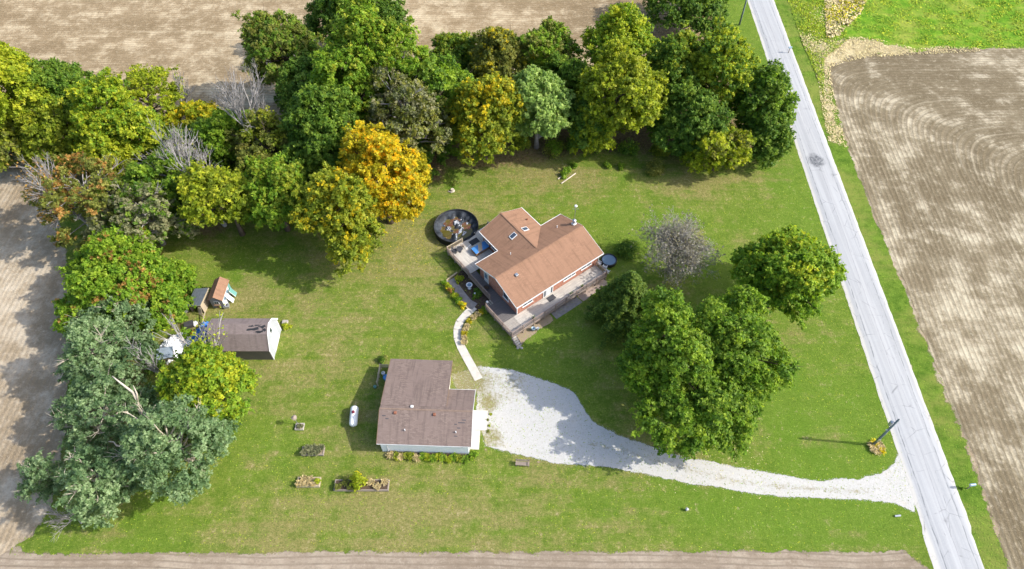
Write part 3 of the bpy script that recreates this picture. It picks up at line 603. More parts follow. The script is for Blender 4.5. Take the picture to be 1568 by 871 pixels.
def bare_tree(name, label, base, top, spread, seed, bark='bark_bare', depth=5, lean=(0, 0), upright=.5, leaf_n=0, pal='olive', cat='tree', stems=1):
    """base and top: pixels of the foot and of the top; spread: crown half width in metres"""
    r = np.random.default_rng(3000 + seed); X, Y, _ = G(*base)
    H = 3.
    for z in np.arange(1.5, 26, .25):   # height from where the top is seen above the foot
        if G(*top, z)[1] <= Y + lean[1]: H = z; break
    root = empty(name, (X, Y, 0), 0, label, cat); b = MB(); tips = []
    def grow(p, d, L, rad, lev):
        n = 3; pts = [p]; dd = d.copy()
        for i in range(n):
            dd = (dd + Vector(r.normal(size=3)) * .13 + Vector((0, 0, .06))).normalized(); pts.append(pts[-1] + dd * (L / n))
        b.tube(pts, [rad * (1 - .5 * i / n) for i in range(n + 1)], 6 if lev == 0 else 4 if lev < 3 else 3, False)
        if lev >= depth: tips.append(pts[-1]); return
        nk = int(r.integers(3, 5)) if lev else int(r.integers(4, 7))
        for _ in range(nk):
            t_ = r.uniform(.35 if lev else .45, 1.); k = min(int(t_ * n), n - 1); q = pts[k].lerp(pts[k + 1], t_ * n - k)
            sd_ = Vector(r.normal(size=3)); sd_ = (sd_ - dd * sd_.dot(dd)).normalized(); nd = (dd * r.uniform(.65, 1.15) + sd_ * r.uniform(.45, .95) * (spread / (H * .38)) ** .5 + Vector((0, 0, .25 * upright))).normalized()
            grow(q, nd, L * r.uniform(.52, .74), max(.016, rad * r.uniform(.45, .62)), lev + 1)
        if lev: grow(pts[-1], dd, L * .6, rad * .5, lev + 1)
    for k_ in range(stems):
        a_ = k_ * 2.4; w_ = 0 if stems == 1 else spread * .55
        grow(Vector((.15 * math.cos(a_) * (stems > 1), .15 * math.sin(a_) * (stems > 1), -.05)), Vector((lean[0] + w_ * math.cos(a_), lean[1] + w_ * math.sin(a_), H)).normalized(), H * .46, (.035 * H * .5 + .05) / stems ** .4, 0)
    b.build('trunk', bark, root, True)
    if leaf_n and tips:
        T = np.array([tuple(t_) for t_ in tips]); i = r.integers(0, len(T), leaf_n); pos = T[i] + r.normal(size=(leaf_n, 3)) * .35; pos[:, 2] = np.maximum(pos[:, 2], .2)
        V, F, tint = quads(pos, r.normal(size=(leaf_n, 3)) + np.array([0, 0, .8]), r.uniform(.25, .45, leaf_n), r.uniform(.16, .28, leaf_n), shades(pal, leaf_n, r.normal(.5, .25, leaf_n), r), r)
        np_mesh('crown', V, F, 'leaf', root, tint)
    return root

def shrub(name, label, px, rad, h, pal, seed, n=None, leaf=.22, group=None, flat=False, pal2=None, cat='shrub', z=0., world=None, stems=True):
    r = np.random.default_rng(5000 + seed); X, Y = world if world else G(*px, z)[:2]
    root = empty(name, (X, Y, z), 0, label, cat, group); K = max(5, int(7 * rad + 3)); n = n or int(260 * rad * (rad + h) + 60)
    c = r.normal(size=(K, 3)); c /= np.linalg.norm(c, axis=1, keepdims=True); c[:, 2] = abs(c[:, 2]) * .9 + .1
    c = c * r.uniform(.35, .75, (K, 1)) * np.array([rad, rad, h]); c[:, 2] += h * .15
    i = r.integers(0, K, n); D = r.normal(size=(n, 3)); D /= np.linalg.norm(D, axis=1, keepdims=True); q = r.uniform(.28, .5, K) * rad
    pos = c[i] + D * (q[i] * r.uniform(.4, 1.1, n))[:, None] * np.array([1, 1, min(1.2, h / rad)]); pos[:, 2] = np.maximum(pos[:, 2], .05)
    tint = shades(pal, n, r.normal(.5, .14, K)[i] + r.normal(0, .2, n), r)
    if pal2: m = (r.random(K) < .35)[i]; tint[m] = shades(pal2, int(m.sum()), r.normal(.5, .25, int(m.sum())), r)
    s = r.uniform(.7, 1.3, n) * leaf; V, F, tint = quads(pos, D * .7 + np.array([0, 0, .6]) + r.normal(size=(n, 3)) * .5, s * 1.2, s * .7, tint, r)
    np_mesh('foliage', V, F, 'leaf', root, tint)
    if stems:
        b = MB()
        for k in range(min(K, 6)): b.tube([(r.normal() * .06, r.normal() * .06, -.03), c[k] * .5 + r.normal(size=3) * .03, c[k]], [.035, .025, .01], 4, False)
        b.build('stem', 'bark_brown', root)
    return root
def blade_tuft(name, label, px, rad, h, pal, seed, n=120, group=None, world=None, z=0., cat='plant', w=.07):
    """arching strap leaves from one crown"""
    r = np.random.default_rng(7000 + seed); X, Y = world if world else G(*px, z)[:2]
    az = r.uniform(0, 6.28, n); out = r.uniform(.35, 1., n) * rad; hh = h * r.uniform(.6, 1.1, n); b0 = r.normal(size=(n, 2)) * rad * .18
    dx, dy = np.cos(az), np.sin(az); V = np.zeros((n, 5, 3))
    for j, (f, zf, wf) in enumerate(((0, 0, 1), (0, 0, -1), (.5, .9, -1), (.5, .9, 1), (1, .62, 0))):
        V[:, j, 0] = b0[:, 0] + dx * out * f - dy * w * wf; V[:, j, 1] = b0[:, 1] + dy * out * f + dx * w * wf; V[:, j, 2] = hh * zf
    o = 5 * np.arange(n)[:, None]; F = np.concatenate([o + np.array([0, 1, 2]), o + np.array([0, 2, 3]), o + np.array([3, 2, 4])])
    t_ = shades(pal, n, r.normal(.5, .28, n), r); ob = np_mesh(name, V.reshape(-1, 3), F, 'leaf', None, np.concatenate([t_, t_, t_]))
    ob.location = (X, Y, z); return tag(ob, label, cat, group)

# loose grass, weeds and straw standing on the ground
def ground_cover(name, label, poly, n, pals, h, w, seed, clump=0.):
    r = np.random.default_rng(seed); x, y = scatter_in(poly, n); n = len(x)
    if clump: k = (np.sin(x * .9 + 1.3 * np.sin(y * .5)) * np.sin(y * .7 + np.sin(x * .4)) + r.normal(0, .6, n)) > -clump; x, y = x[k], y[k]; n = len(x)
    hh = h * r.uniform(.5, 1.4, n); C = np.stack([x, y, hh * .5], 1); N = r.normal(size=(n, 3)) * .32 + np.array([.25, 0, .9])
    pi = (np.sin(x * .31 + 2 * np.sin(y * .17)) + np.sin(y * .43 + 1.7 * np.sin(x * .21)) + r.normal(0, .9, n)); o = np.argsort(np.argsort(pi)) * len(pals) // n
    tint = np.zeros((n, 3)); kk = r.normal(.5, .25, n)
    for q, p_ in enumerate(pals): m = o == q; tint[m] = shades(p_, int(m.sum()), kk[m], r)
    V, F, tint = quads(C, N, w * r.uniform(.8, 1.6, n), w * r.uniform(.4, .8, n), tint, r); V[:, 2] = np.maximum(V[:, 2], .012)
    return tag(np_mesh(name, V, F, 'grass_blade', None, tint), label, 'grass', kind='stuff')
weed_near = P((1203, -8), (1262, -8), (1290, 20), (1300, 60), (1262, 90), (1262, 150), (1248, 110), (1230, 70))
ground_cover('tall_weeds', 'tall yellow-green weeds along the far side of the road', weed_near, 16000, ('bright', 'lime', 'ygreen', 'lime', 'bright', 'straw'), .2, .26, 31, .3)
ground_cover('field_weeds', 'bright green and yellow weeds covering the north-east field', P((1290, -8), (1580, -8), (1580, 74), (1440, 72), (1330, 62), (1300, 40)), 18000, ('bright', 'lime', 'bright'), .08, .34, 32, -.2)
ground_cover('straw_grass', 'dry straw-coloured grass at the corner of the ploughed field', dry_px, 6000, ('straw', 'straw', 'straw'), .12, .28, 33, .3)
ground_cover('straw_grass', 'dry straw-coloured grass at the top of the weedy field', P((1262, -8), (1330, -8), (1318, 20), (1285, 55), (1265, 60)), 2500, ('straw', 'straw', 'gold'), .35, .5, 34, .6)
ground_cover('verge_grass', 'rough grass along the far road verge', [(p[0] + (.95 if i < 8 else 0), p[1]) for i, p in enumerate(verge_r)], 15000, ('green', 'green', 'bright', 'green'), .06, .16, 35)
ground_cover('lawn_tufts', 'uneven tufts of mown grass all over the lawn', [p for p in lawn_poly if 1], 45000, ('green', 'ygreen', 'bright', 'ygreen'), .03, .14, 36)

def fallen(label, px_, rad, n, pal, seed):
    r = np.random.default_rng(seed); X, Y, _ = G(*px_); x = X + r.normal(size=n) * rad; y = Y + r.normal(size=n) * rad * .7; C = np.stack([x, y, np.full(n, .03)], 1)
    V, F, t_ = quads(C, r.normal(size=(n, 3)) * .25 + np.array([0, 0, 1]), r.uniform(.08, .17, n), r.uniform(.06, .12, n), shades(pal, n, r.normal(.5, .3, n), r), r); V[:, 2] = np.maximum(V[:, 2], .015); tag(np_mesh('fallen_leaves', V, F, 'grass_blade', None, t_), label, 'leaves', kind='stuff')
fallen('fallen yellow leaves on the grass below the golden tree', (610, 360), 5., 900, 'gold', 51); fallen('fallen brown leaves along the foot of the wood', (830, 255), 9., 900, 'rust', 52); fallen('fallen leaves on the lawn by the big tree group', (1090, 690), 4., 300, 'straw', 53)
# ------------------------------------------------------------------ house
ORD = ['first', 'second', 'third', 'fourth', 'fifth', 'sixth', 'seventh', 'eighth', 'ninth', 'tenth', 'eleventh', 'twelfth', 'thirteenth', 'fourteenth', 'fifteenth']
HR = math.radians(37.5); HX, HY = .626, 53.70; E_, R_ = 3.4, 1.75
house = empty('house', (HX, HY, 0), HR, 'red brick ranch house with tan shingle roof and rear wing', 'house')
ym = 4.85
MB().poly([(x, y, z) for x in (.45, 15.55) for y, z in ((.45, 0), (9.25, 0), (9.25, E_ + .02), (ym, E_ + R_ - .2), (.45, E_ + .02))],
          [(4, 3, 2, 1, 0), (5, 6, 7, 8, 9), (0, 1, 6, 5), (1, 2, 7, 6), (2, 3, 8, 7), (3, 4, 9, 8), (4, 0, 5, 9)]).build('wall', 'brick_red', house)
MB().poly([(x, y, z) for y in (9.0, 14.0) for x, z in ((4.5, 0), (11.7, 0), (11.7, E_ + .02), (8.1, E_ + 1.3), (4.5, E_ + .02))],
          [(0, 1, 2, 3, 4), (9, 8, 7, 6, 5), (0, 5, 6, 1), (1, 6, 7, 2), (2, 7, 8, 3), (3, 8, 9, 4), (4, 9, 5, 0)]).build('wing_wall', 'brick_red', house)
roof = MB().slab([(0, 0, E_), (16, 0, E_), (16, ym, E_ + R_), (0, ym, E_ + R_)], .13).build('roof', 'shingle_tan', house)
MB().slab([(16, 9.7, E_), (0, 9.7, E_), (0, ym, E_ + R_), (16, ym, E_ + R_)], .13).build('roof_slope', 'shingle_tan', roof)
MB().slab([(4.1, 14.4, E_ + .004), (4.1, 9.72, E_ + .004), (8.1, 5.68, E_ + 1.454), (8.1, 14.4, E_ + 1.454)], .13).build('roof_slope', 'shingle_tan', roof)
MB().slab([(12.1, 9.72, E_ + .004), (12.1, 14.4, E_ + .004), (8.1, 14.4, E_ + 1.454), (8.1, 5.68, E_ + 1.454)], .13).build('roof_slope', 'shingle_tan', roof)
rc = MB(); rc.bar((-.02, ym, E_ + R_ + .01), (16.02, ym, E_ + R_ + .01), .26, .03); rc.build('ridge_cap', 'shingle_tan', roof)
rc = MB(); rc.bar((8.1, 5.9, E_ + 1.465), (8.1, 14.42, E_ + 1.465), .26, .03); rc.build('ridge_cap', 'shingle_tan', roof)
for a_, b_ in (((-.03, -.05, E_ - .08), (16.03, -.05, E_ - .08)), ((-.03, 9.75, E_ - .08), (4.05, 9.75, E_ - .08)), ((12.1, 9.75, E_ - .08), (16.03, 9.75, E_ - .08)), ((4.05, 9.75, E_ - .075), (4.05, 14.45, E_ - .075)), ((12.15, 9.75, E_ - .075), (12.15, 14.45, E_ - .075))):
    MB().bar(a_, b_, .09, .16).build('gutter', 'trim_white', house)
for x_ in (-.03, 16.03):
    for y_ in (-.04, 9.74): MB().bar((x_, y_, E_ - .13), (x_, ym, E_ + R_ - .13), .035, .2).build('rake_trim', 'trim_white', house)
for x_ in (4.06, 12.14): MB().bar((x_, 14.42, E_ - .13), (8.1, 14.42, E_ + 1.32), .035, .2).build('rake_trim', 'trim_white', house)
for (x_, y_, s_) in ((7.0, 9.9, -1), (9.25, 9.9, 1)):       # skylights on the wing
    z_ = E_ + 1.454 - abs(x_ - 8.1) * 1.45 / 4; sl = 1.45 / 4 * -s_; f = MB(); dx = .5; dy = .38
    f.slab([(x_ - dx, y_ - dy, z_ - dx * sl * -1 * -1 + .1) if 0 else (x_ - dx, y_ - dy, z_ - dx * sl + .1), (x_ + dx, y_ - dy, z_ + dx * sl + .1), (x_ + dx, y_ + dy, z_ + dx * sl + .1), (x_ - dx, y_ + dy, z_ - dx * sl + .1)], .14)
    k = f.build('skylight', 'trim_white', house); dx, dy = .42, .29
    MB().slab([(x_ - dx, y_ - dy, z_ - dx * sl + .11), (x_ + dx, y_ - dy, z_ + dx * sl + .11), (x_ + dx, y_ + dy, z_ + dx * sl + .11), (x_ - dx, y_ + dy, z_ - dx * sl + .11)], .005).build('pane', 'glass_dark', k)
for x_, y_ in ((4.7, 7.5), (13.3, 7.4)): zz = E_ + R_ * (9.7 - y_) / 4.85; MB().tube([(x_, y_, zz - .1), (x_, y_, zz + .42)], .06, 8).build('vent_pipe', 'trim_white', house)
MB().box(2.6, 3.45, E_ + R_ * 3.4 / 4.85, 3.05, 3.9, E_ + R_ * 3.9 / 4.85 + .16).build('roof_vent', 'metal_grey', house, bevel=.03)
MB().box(10.9, 11.5, E_ + .45, 11.1, 11.7, E_ + .72).build('roof_vent', 'vent_rust', house, bevel=.02)
ch = MB().box(15.15, 5.8, E_, 15.75, 6.4, E_ + 1.55).build('chimney', 'trim_white', house, bevel=.03)
MB().lathe([(.2, E_ + 1.55), (.2, E_ + 2.0), (.3, E_ + 2.02), (.3, E_ + 2.16), (.05, E_ + 2.3)], 14, (15.45, 6.1)).build('flue_cap', 'metal_grey', ch)
def window(par, axis, c, w, z0, z1, face, out):
    f = MB(); 
    def bx(a0, a1, zz0, zz1, d0, d1):
        m = MB(); d0, d1 = sorted((face + out * d0, face + out * d1))
        return m.box(a0, d0, zz0, a1, d1, zz1) if axis == 'x' else m.box(d0, a0, zz0, d1, a1, zz1)
    k = bx(c - w / 2, c + w / 2, z0, z1, -.05, .05).build('window', 'trim_white', par)
    n = max(1, round(w / .8))
    for i in range(n):
        a0 = c - w / 2 + .07 + i * (w - .07) / n; bx(a0, a0 + (w - .07) / n - .07, z0 + .08, z1 - .08, .04, .056).build('pane', 'glass_dark', k)
    bx(c - w / 2 - .08, c + w / 2 + .08, z0 - .08, z0, -.02, .13).build('sill', 'trim_white', k); return k
for c_, w_ in ((2.3, 1.8), (10.0, 2.2), (13.2, 1.9)): window(house, 'x', c_, w_, 1.9, 3.15, .45, -1)
for c_ in (3.0,): window(house, 'y', c_, 1.2, 1.9, 3.1, .45, -1)
for c_, w_ in ((11.4, 1.0), (13.0, 1.0)): window(house, 'y', c_, w_, 1.95, 3.1, 4.5, -1)
for c_, w_ in ((2.3, 1.2), (3.4, .7)): window(house, 'x', c_, w_, 1.95, 3.1, 9.25, 1)
window(house, 'y', 12.0, 1.6, 1.9, 3.1, 11.7, 1)
for c_ in (11.2, 13.4): window(house, 'x', c_, 1.5, .15, .85, .45, -1)
dr = MB().box(5.1, .36, 1.02, 6.9, .5, 3.2).build('door', 'trim_white', house); MB().box(5.25, .34, 1.15, 5.5, .37, 3.0).build('side_light', 'glass_dark', dr); MB().box(6.5, .34, 1.15, 6.75, .37, 3.0).build('side_light', 'glass_dark', dr); MB().box(5.6, .335, 1.2, 6.4, .365, 3.05).build('door_leaf', 'plastic_white', dr); MB().box(6.25, .31, 2.0, 6.31, .34, 2.12).build('handle', 'metal_grey', dr)
dr = MB().box(.37, 7.1, 1.02, .5, 8.15, 3.15).build('door', 'trim_white', house); MB().box(.35, 7.25, 1.9, .38, 8.0, 3.0).build('pane', 'glass_sky', dr); MB().box(.33, 7.2, 2.0, .36, 7.27, 2.1).build('handle', 'metal_grey', dr)
for (x_, y_) in ((.42, .42), (15.58, .42)): MB().box(x_ - .05, y_ - .05, .9, x_ + .05, y_ + .05, E_ - .1).build('downspout', 'trim_white', house)

# ------------------------------------------------------------------ decks
def railing(par, a, b, z, h=.95, mat='rail_wood'):
    a, b = Vector((*a, z)), Vector((*b, z)); L = (b - a).length; n = max(1, round(L / 1.9)); d = (b - a) / L
    for i in range(n + 1):
        p = a + d * (L * i / n); MB().box(p.x - .055, p.y - .055, z - .35, p.x + .055, p.y + .055, z + h + .12).build('post', mat, par)
    MB().bar(a + Vector((0, 0, h)), b + Vector((0, 0, h)), .13, .045).build('top_rail', mat, par)
    MB().bar(a + Vector((0, 0, .12)), b + Vector((0, 0, .12)), .05, .09).build('bottom_rail', mat, par)
    m = MB(); k = int(L / .14)
    for i in range(1, k): p = a + d * (L * i / k); m.bar(p + Vector((0, 0, .1)), p + Vector((0, 0, h)), .04, .04, (d.y, -d.x, 0))
    tag(m.build('baluster', mat, par), kind='stuff')
def boards(par, x0, y0, x1, y1, z, along, mat):
    m = MB(); w = .14
    lo, hi = (y0, y1) if along == 'x' else (x0, x1); n = int((hi - lo) / w); r = random.Random(int(x0 * 10 + y0))
    for i in range(n):
        a, b = lo + i * (hi - lo) / n + .006, lo + (i + 1) * (hi - lo) / n - .006; dz = r.uniform(-.006, .006)
        if along == 'x': m.box(x0 + r.uniform(-.02, .02), a, z - .04 + dz, x1 + r.uniform(-.02, .02), b, z + dz)
        else: m.box(a, y0 + r.uniform(-.02, .02), z - .04 + dz, b, y1 + r.uniform(-.02, .02), z + dz)
    return tag(m.build('deck_board', mat, par), kind='stuff')
deck = empty('deck', (HX, HY, 0), HR, 'long weathered wooden deck with railing wrapped round the house front', 'deck'); DZ = 1.02
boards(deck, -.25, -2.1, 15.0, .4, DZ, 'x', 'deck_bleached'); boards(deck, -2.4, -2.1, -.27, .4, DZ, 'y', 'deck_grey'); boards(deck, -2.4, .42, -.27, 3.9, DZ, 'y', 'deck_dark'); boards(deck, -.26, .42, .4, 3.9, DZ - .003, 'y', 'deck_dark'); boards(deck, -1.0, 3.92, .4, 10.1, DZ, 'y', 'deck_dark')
for a_, b_ in (((-2.42, -2.13), (15.02, -2.13)), ((-2.42, -2.13), (-2.42, 3.92)), ((15.02, -2.13), (15.02, .3)), ((-1.02, 3.95), (-1.02, 10.1))): MB().bar((*a_, DZ - .17), (*b_, DZ - .17), .05, .24).build('rim_board', 'rail_wood', deck)
for i in range(10): MB().box(-2.35 + i * 1.92, -2.05, -.02, -2.22 + i * 1.92, -1.92, DZ - .06).build('support_post', 'wood_grey', deck)
for y_ in (0., 2., 3.8): MB().box(-2.35, y_, -.02, -2.22, y_ + .13, DZ - .06).build('support_post', 'wood_grey', deck)
railing(deck, (-2.4, -2.1), (15, -2.1), DZ); railing(deck, (-2.4, -2.0), (-2.4, 3.9), DZ); railing(deck, (15, -2.0), (15, .2), DZ); railing(deck, (-1.0, 4.9), (-1.0, 10.0), DZ)
for i in range(5): MB().box(-2.45, -2.45 - i * .26, DZ - .24 - i * .19, -1.8, -2.2 - i * .26, DZ - .19 - i * .19).build('stair_tread', 'deck_pale', deck)
for x_ in (-2.5, -1.76): MB().bar((x_, -2.15, DZ - .2), (x_, -3.5, .02), .045, .22).build('stringer', 'wood_grey', deck)
for i in range(5): MB().box(-2.2 + i * .24, 3.95, DZ - .2 - (4 - i) * .19, -1.98 + i * .24, 4.85, DZ - .15 - (4 - i) * .19).build('stair_tread', 'deck_grey', deck)
pdk = empty('pool_deck', (HX, HY, 0), HR, 'sun-bleached raised deck between the round pool and house', 'deck'); PZ = 1.12
boards(pdk, -.9, 10.25, 4.4, 15.9, PZ, 'y', 'deck_pale'); boards(pdk, 4.42, 14.1, 7.0, 16.4, PZ, 'y', 'deck_pale')
for a_, b_ in (((-.93, 10.2), (-.93, 15.95)), ((-.93, 15.95), (2.2, 15.95)), ((4.4, 16.43), (7.03, 16.43)), ((7.03, 14.1), (7.03, 16.43)), ((-.93, 10.2), (.4, 10.2))): MB().bar((*a_, PZ - .17), (*b_, PZ - .17), .05, .24).build('rim_board', 'wood_grey', pdk)
for x_, y_ in ((-.85, 10.4), (-.85, 12.2), (-.85, 14), (-.85, 15.8), (2, 15.7), (6.9, 16.2), (6.9, 14.3), (4.6, 16.2)): MB().box(x_, y_, -.02, x_ + .12, y_ + .12, PZ - .06).build('support_post', 'wood_grey', pdk)
railing(pdk, (-.9, 10.3), (-.9, 15.8), PZ, .9, 'rail_wood'); railing(pdk, (-.8, 15.87), (1.9, 15.87), PZ, .9, 'wood_pale'); railing(pdk, (7.0, 14.8), (7.0, 16.3), PZ, .9, 'wood_pale')
for i in range(4): MB().box(7.1 + i * .26, 14.2, PZ - .25 - i * .22, 7.35 + i * .26, 15.2, PZ - .2 - i * .22).build('stair_tread', 'wood_pale', pdk)
def hl(x, y, z=0): a, b = rot2(x, y, HR); return (HX + a, HY + b, z)
# things on the decks
def chair(label, loc, rz, mat, w=.6, grp=None):
    c = empty('patio_chair', loc, rz, label, 'chair', grp)
    MB().box(-w / 2, -.28, .38, w / 2, .3, .43).build('seat', mat, c)
    b = MB()
    for i in range(5): b.bar((-w / 2 + .06 + i * (w - .12) / 4, .28, .42), (-w / 2 + .06 + i * (w - .12) / 4, .46, .98), .07, .025, (0, 1, 0))
    b.bar((-w / 2, .46, .98), (w / 2, .46, .98), .05, .08); b.build('backrest', mat, c)
    for x_ in (-w / 2 + .03, w / 2 - .03):
        for y_ in (-.25, .27): MB().box(x_ - .03, y_ - .03, 0, x_ + .03, y_ + .03, .4).build('leg', mat, c)
        MB().box(x_ - .04, -.3, .6, x_ + .04, .4, .64).build('armrest', mat, c)
    return c
chair('weathered slatted wooden chair on the pool deck beside the pool', hl(1.3, 15.0, PZ), HR + 2.6, 'wood_grey')
chair('dark chair at the west corner of the pool deck', hl(-.1, 15.0, PZ), HR + .7, 'metal_dark')
tb_ = empty('patio_table', hl(.55, 14.6, PZ), HR, 'small dark round table between the two pool deck chairs', 'table'); MB().lathe([(.48, .66), (.5, .68), (.48, .7)], 18).build('table_top', 'metal_dark', tb_); MB().tube([(0, 0, 0), (0, 0, .66)], .035, 8).build('leg', 'metal_dark', tb_); MB().lathe([(.24, 0), (.22, .03), (.05, .05)], 14).build('base', 'metal_dark', tb_)
spa = empty('hot_tub', hl(3.15, 12.95, PZ), HR, 'low hot tub with blue and tan cover in the shaded house corner', 'hot tub')
MB().box(-1.22, -.65, 0, 1.22, .65, .6).build('cabinet', 'wood_brown', spa, bevel=.04); MB().box(-1.24, -.67, .602, 1.24, .67, .68).build('cover', 'cover_blue', spa, bevel=.03)
MB().slab([(-.75, -.66, .686), (-.05, -.66, .686), (.75, .66, .686), (.05, .66, .686)], .004).build('cover_band', 'cover_tan', spa)
mat_ = MB().box(-.75, -.5, 0, .75, .5, .025).build('deck_mat', 'rubber_black'); mat_.location = hl(3.4, 14.9, PZ + .004); mat_.rotation_euler.z = HR; tag(mat_, 'dark grey mat lying on the pool deck by the hot tub', 'mat')
pl_ = MB().box(-.6, -.06, 0, .6, .06, .05).build('loose_board', 'trim_white'); pl_.location = hl(2.1, 14.6, PZ + .004); pl_.rotation_euler.z = HR + .25; tag(pl_, 'white loose board lying on the pool deck', 'board')
mat_ = MB().box(-.62, -.42, 0, .62, .42, .02).build('door_mat', 'metal_dark'); mat_.location = hl(6.0, -.35, DZ + .01); mat_.rotation_euler.z = HR; tag(mat_, 'dark grey rectangular doormat outside the front door', 'mat')
for i, (x_, y_) in enumerate(((8.6, -1.75), (10.7, -1.7), (1.7, -1.75))):
    pt = empty('flower_pot', hl(x_, y_, DZ + .01), 0, ['dark pot of trailing plant by the middle of the front railing', 'dark pot with plant nearer the east end of the front railing', 'small dark pot near the west end of the front railing'][i], 'pot'); MB().lathe([(.14, 0), (.2, .3), (.22, .3), (.2, .28)], 12).build('pot', 'metal_dark', pt)
    n = 60; r = np.random.default_rng(i); p_ = r.normal(size=(n, 3)) * .16 + np.array([0, 0, .45]); np_mesh('foliage', *quads(p_, r.normal(size=(n, 3)) + np.array([0, 0, .5]), .16, .1, shades('deep', n, r.random(n), r), r)[:2], 'leaf', pt, shades('deep', n, r.random(n), r))
# clutter at the east end of the deck
tubr = empty('round_tub', hl(17.6, .1), 0, 'round tub of bluish water with dark rim beside the east deck end', 'tub'); MB().lathe([(1.12, 0), (1.15, .5), (1.2, .58), (1.2, .64), (1.05, .64), (1.03, .5)], 28).build('rim', 'rubber_black', tubr, True); MB().lathe([(.2, .52), (1.03, .53)], 28).build('water', 'glass_sky', tubr)
for i, (x_, y_, a_) in enumerate(((16.1, .55, .3), (16.3, -.45, 2.0), (15.8, -1.3, 3.2))): chair(['white patio chair under the east roof corner', 'white patio chair next to the round tub', 'white patio chair at the foot of the east railing'][i], hl(x_, y_), HR + a_, 'plastic_white', .62)
gr_ = empty('barbecue_grill', hl(15.7, 1.3), HR, 'black barbecue grill against the east brick wall', 'grill'); MB().box(-.5, -.28, .75, .5, .28, .95).build('firebox', 'metal_dark', gr_, bevel=.04); MB().tube([(-.48, 0, .98), (.48, 0, .98)], .26, 12).build('lid', 'metal_dark', gr_, True)
for x_ in (-.4, .4):
    for y_ in (-.2, .2): MB().box(x_ - .03, y_ - .03, 0, x_ + .03, y_ + .03, .76).build('leg', 'metal_grey', gr_)
sheet('patio', [hl(*q)[:2] for q in ((4.8, -3.1), (9.6, -3.1), (9.6, .3), (4.8, .3))], .012, 'concrete_dark'); sheet('brick_path', jitter_poly([hl(*q)[:2] for q in ((9.8, -3.0), (14.9, -2.9), (14.9, -.4), (9.8, -.4))], .4, .12, seed=40), .012, 'brick_red'); sheet('worn_earth', jitter_poly([hl(*q)[:2] for q in ((-2.9, -3.4), (-1.4, -3.6), (1.8, -3.1), (4.7, -3.2), (4.7, 0), (-1.8, 0))], .4, .15, seed=41), .006, 'soil_patch', .8, soft=.5)
k = empty('water_tub', hl(1.0, -2.55), HR, 'pale blue plastic tub standing below the front railing', 'tub'); MB().lathe([(.2, 0), (.27, .5), (.3, .5), (.3, .55), (.24, .55), (.2, .1)], 14).build('body', 'mailbox_paint', k, True); MB().tube([(-.28, 0, .52), (0, 0, .75), (.28, 0, .52)], .015, 5).build('handle', 'metal_grey', k)
k = empty('bucket', hl(1.55, -2.85), 0, 'white bucket on the ground beside the pale blue tub', 'bucket'); MB().lathe([(.15, 0), (.2, .38), (.22, .38), (.22, .41), (.18, .41), (.14, .05)], 14).build('body', 'plastic_white', k, True); MB().tube([(-.2, 0, .4), (0, .1, .56), (.2, 0, .4)], .012, 5).build('handle', 'metal_grey', k)
k = empty('ornamental_stone', hl(-2.3, -3.75), 0, 'pale stones at the foot of the deck corner stairs', 'stone')
for i in range(3): MB().lathe([(.12, 0), (.2, .08), (.15, .2), (.03, .25)], 7, (i * .28 - .3, (i % 2) * .15)).build('stone', 'stone', k)
# antenna mast behind the house
k = empty('antenna_mast', hl(17.35, 8.0), 0, 'thin grey antenna mast with white head behind the chimney', 'mast'); MB().tube([(0, 0, 0), (0, 0, 5.6)], .045, 6).build('pole', 'metal_grey', k); MB().lathe([(.1, 5.6), (.26, 5.7), (.22, 5.85), (.05, 5.92)], 12).build('head', 'trim_white', k, True); MB().box(-.5, -.02, 5.1, .5, .02, 5.14).build('cross_arm', 'metal_grey', k)

# ------------------------------------------------------------------ pool
pool = empty('swimming_pool', (-8.65, 70.85, 0), 0, 'round above-ground pool with sagging black liner full of sludge', 'pool'); PR = 3.42
MB().lathe([(PR, -.02), (PR, 1.16), (PR + .06, 1.16), (PR + .06, 1.2), (PR - .06, 1.2), (PR - .06, 1.1), (PR - .1, .3)], 48).build('wall', 'rubber_black', pool, True)
V = []; F = []; nr, na = 22, 72; r = np.random.default_rng(4); ph = r.uniform(0, 6.28, 20); am = r.uniform(.4, 1, 20)
for i in range(nr + 1):
    f = i / nr; rad = (PR - .07) * f
    for j in range(na):
        a = 2 * math.pi * j / na; x_, y_ = rad * math.cos(a), rad * math.sin(a)
        sag = .98 - .62 * (1 - max(0, (f - .70) / .30) ** .8 if f > .70 else 1)
        fold = .05 * sum(am[k_] * math.sin((5 + k_ * 3) * a + ph[k_]) for k_ in range(7)) * (.3 + 1.0 * math.exp(-((f - .78) / .16) ** 2)) * (1 - f ** 8)
        wr = .15 * math.sin(1.7 * x_ - 1.3 * y_ + ph[8]) * math.sin(1.1 * y_ + ph[9]) + .10 * math.sin(3.1 * x_ + 2.2 * y_ + ph[10]) + .05 * math.sin(5.2 * x_ - 4.1 * y_ + ph[11])
        V.append((x_, y_, max(.22, sag + fold + wr * (1 - f ** 6))))
for i in range(nr):
    for j in range(na): j2 = (j + 1) % na; F.append((i * na + j, (i + 1) * na + j, (i + 1) * na + j2, i * na + j2))
MB().poly(V, F).build('liner', 'pool_liner', pool, True)
MB().lathe([(.05, .355), (PR - .55, .36)], 40).build('sludge', 'pond_sludge', pool)
def blobp(cx, cy, a, b, rot, n=22, s=1, amp=.12):
    r = np.random.default_rng(s); out = []
    for i in range(n):
        t_ = 2 * math.pi * i / n; k_ = 1 + amp * r.normal(); x_, y_ = a * k_ * math.cos(t_), b * k_ * math.sin(t_); x_, y_ = rot2(x_, y_, rot); out.append((cx + x_, cy + y_))
    return out
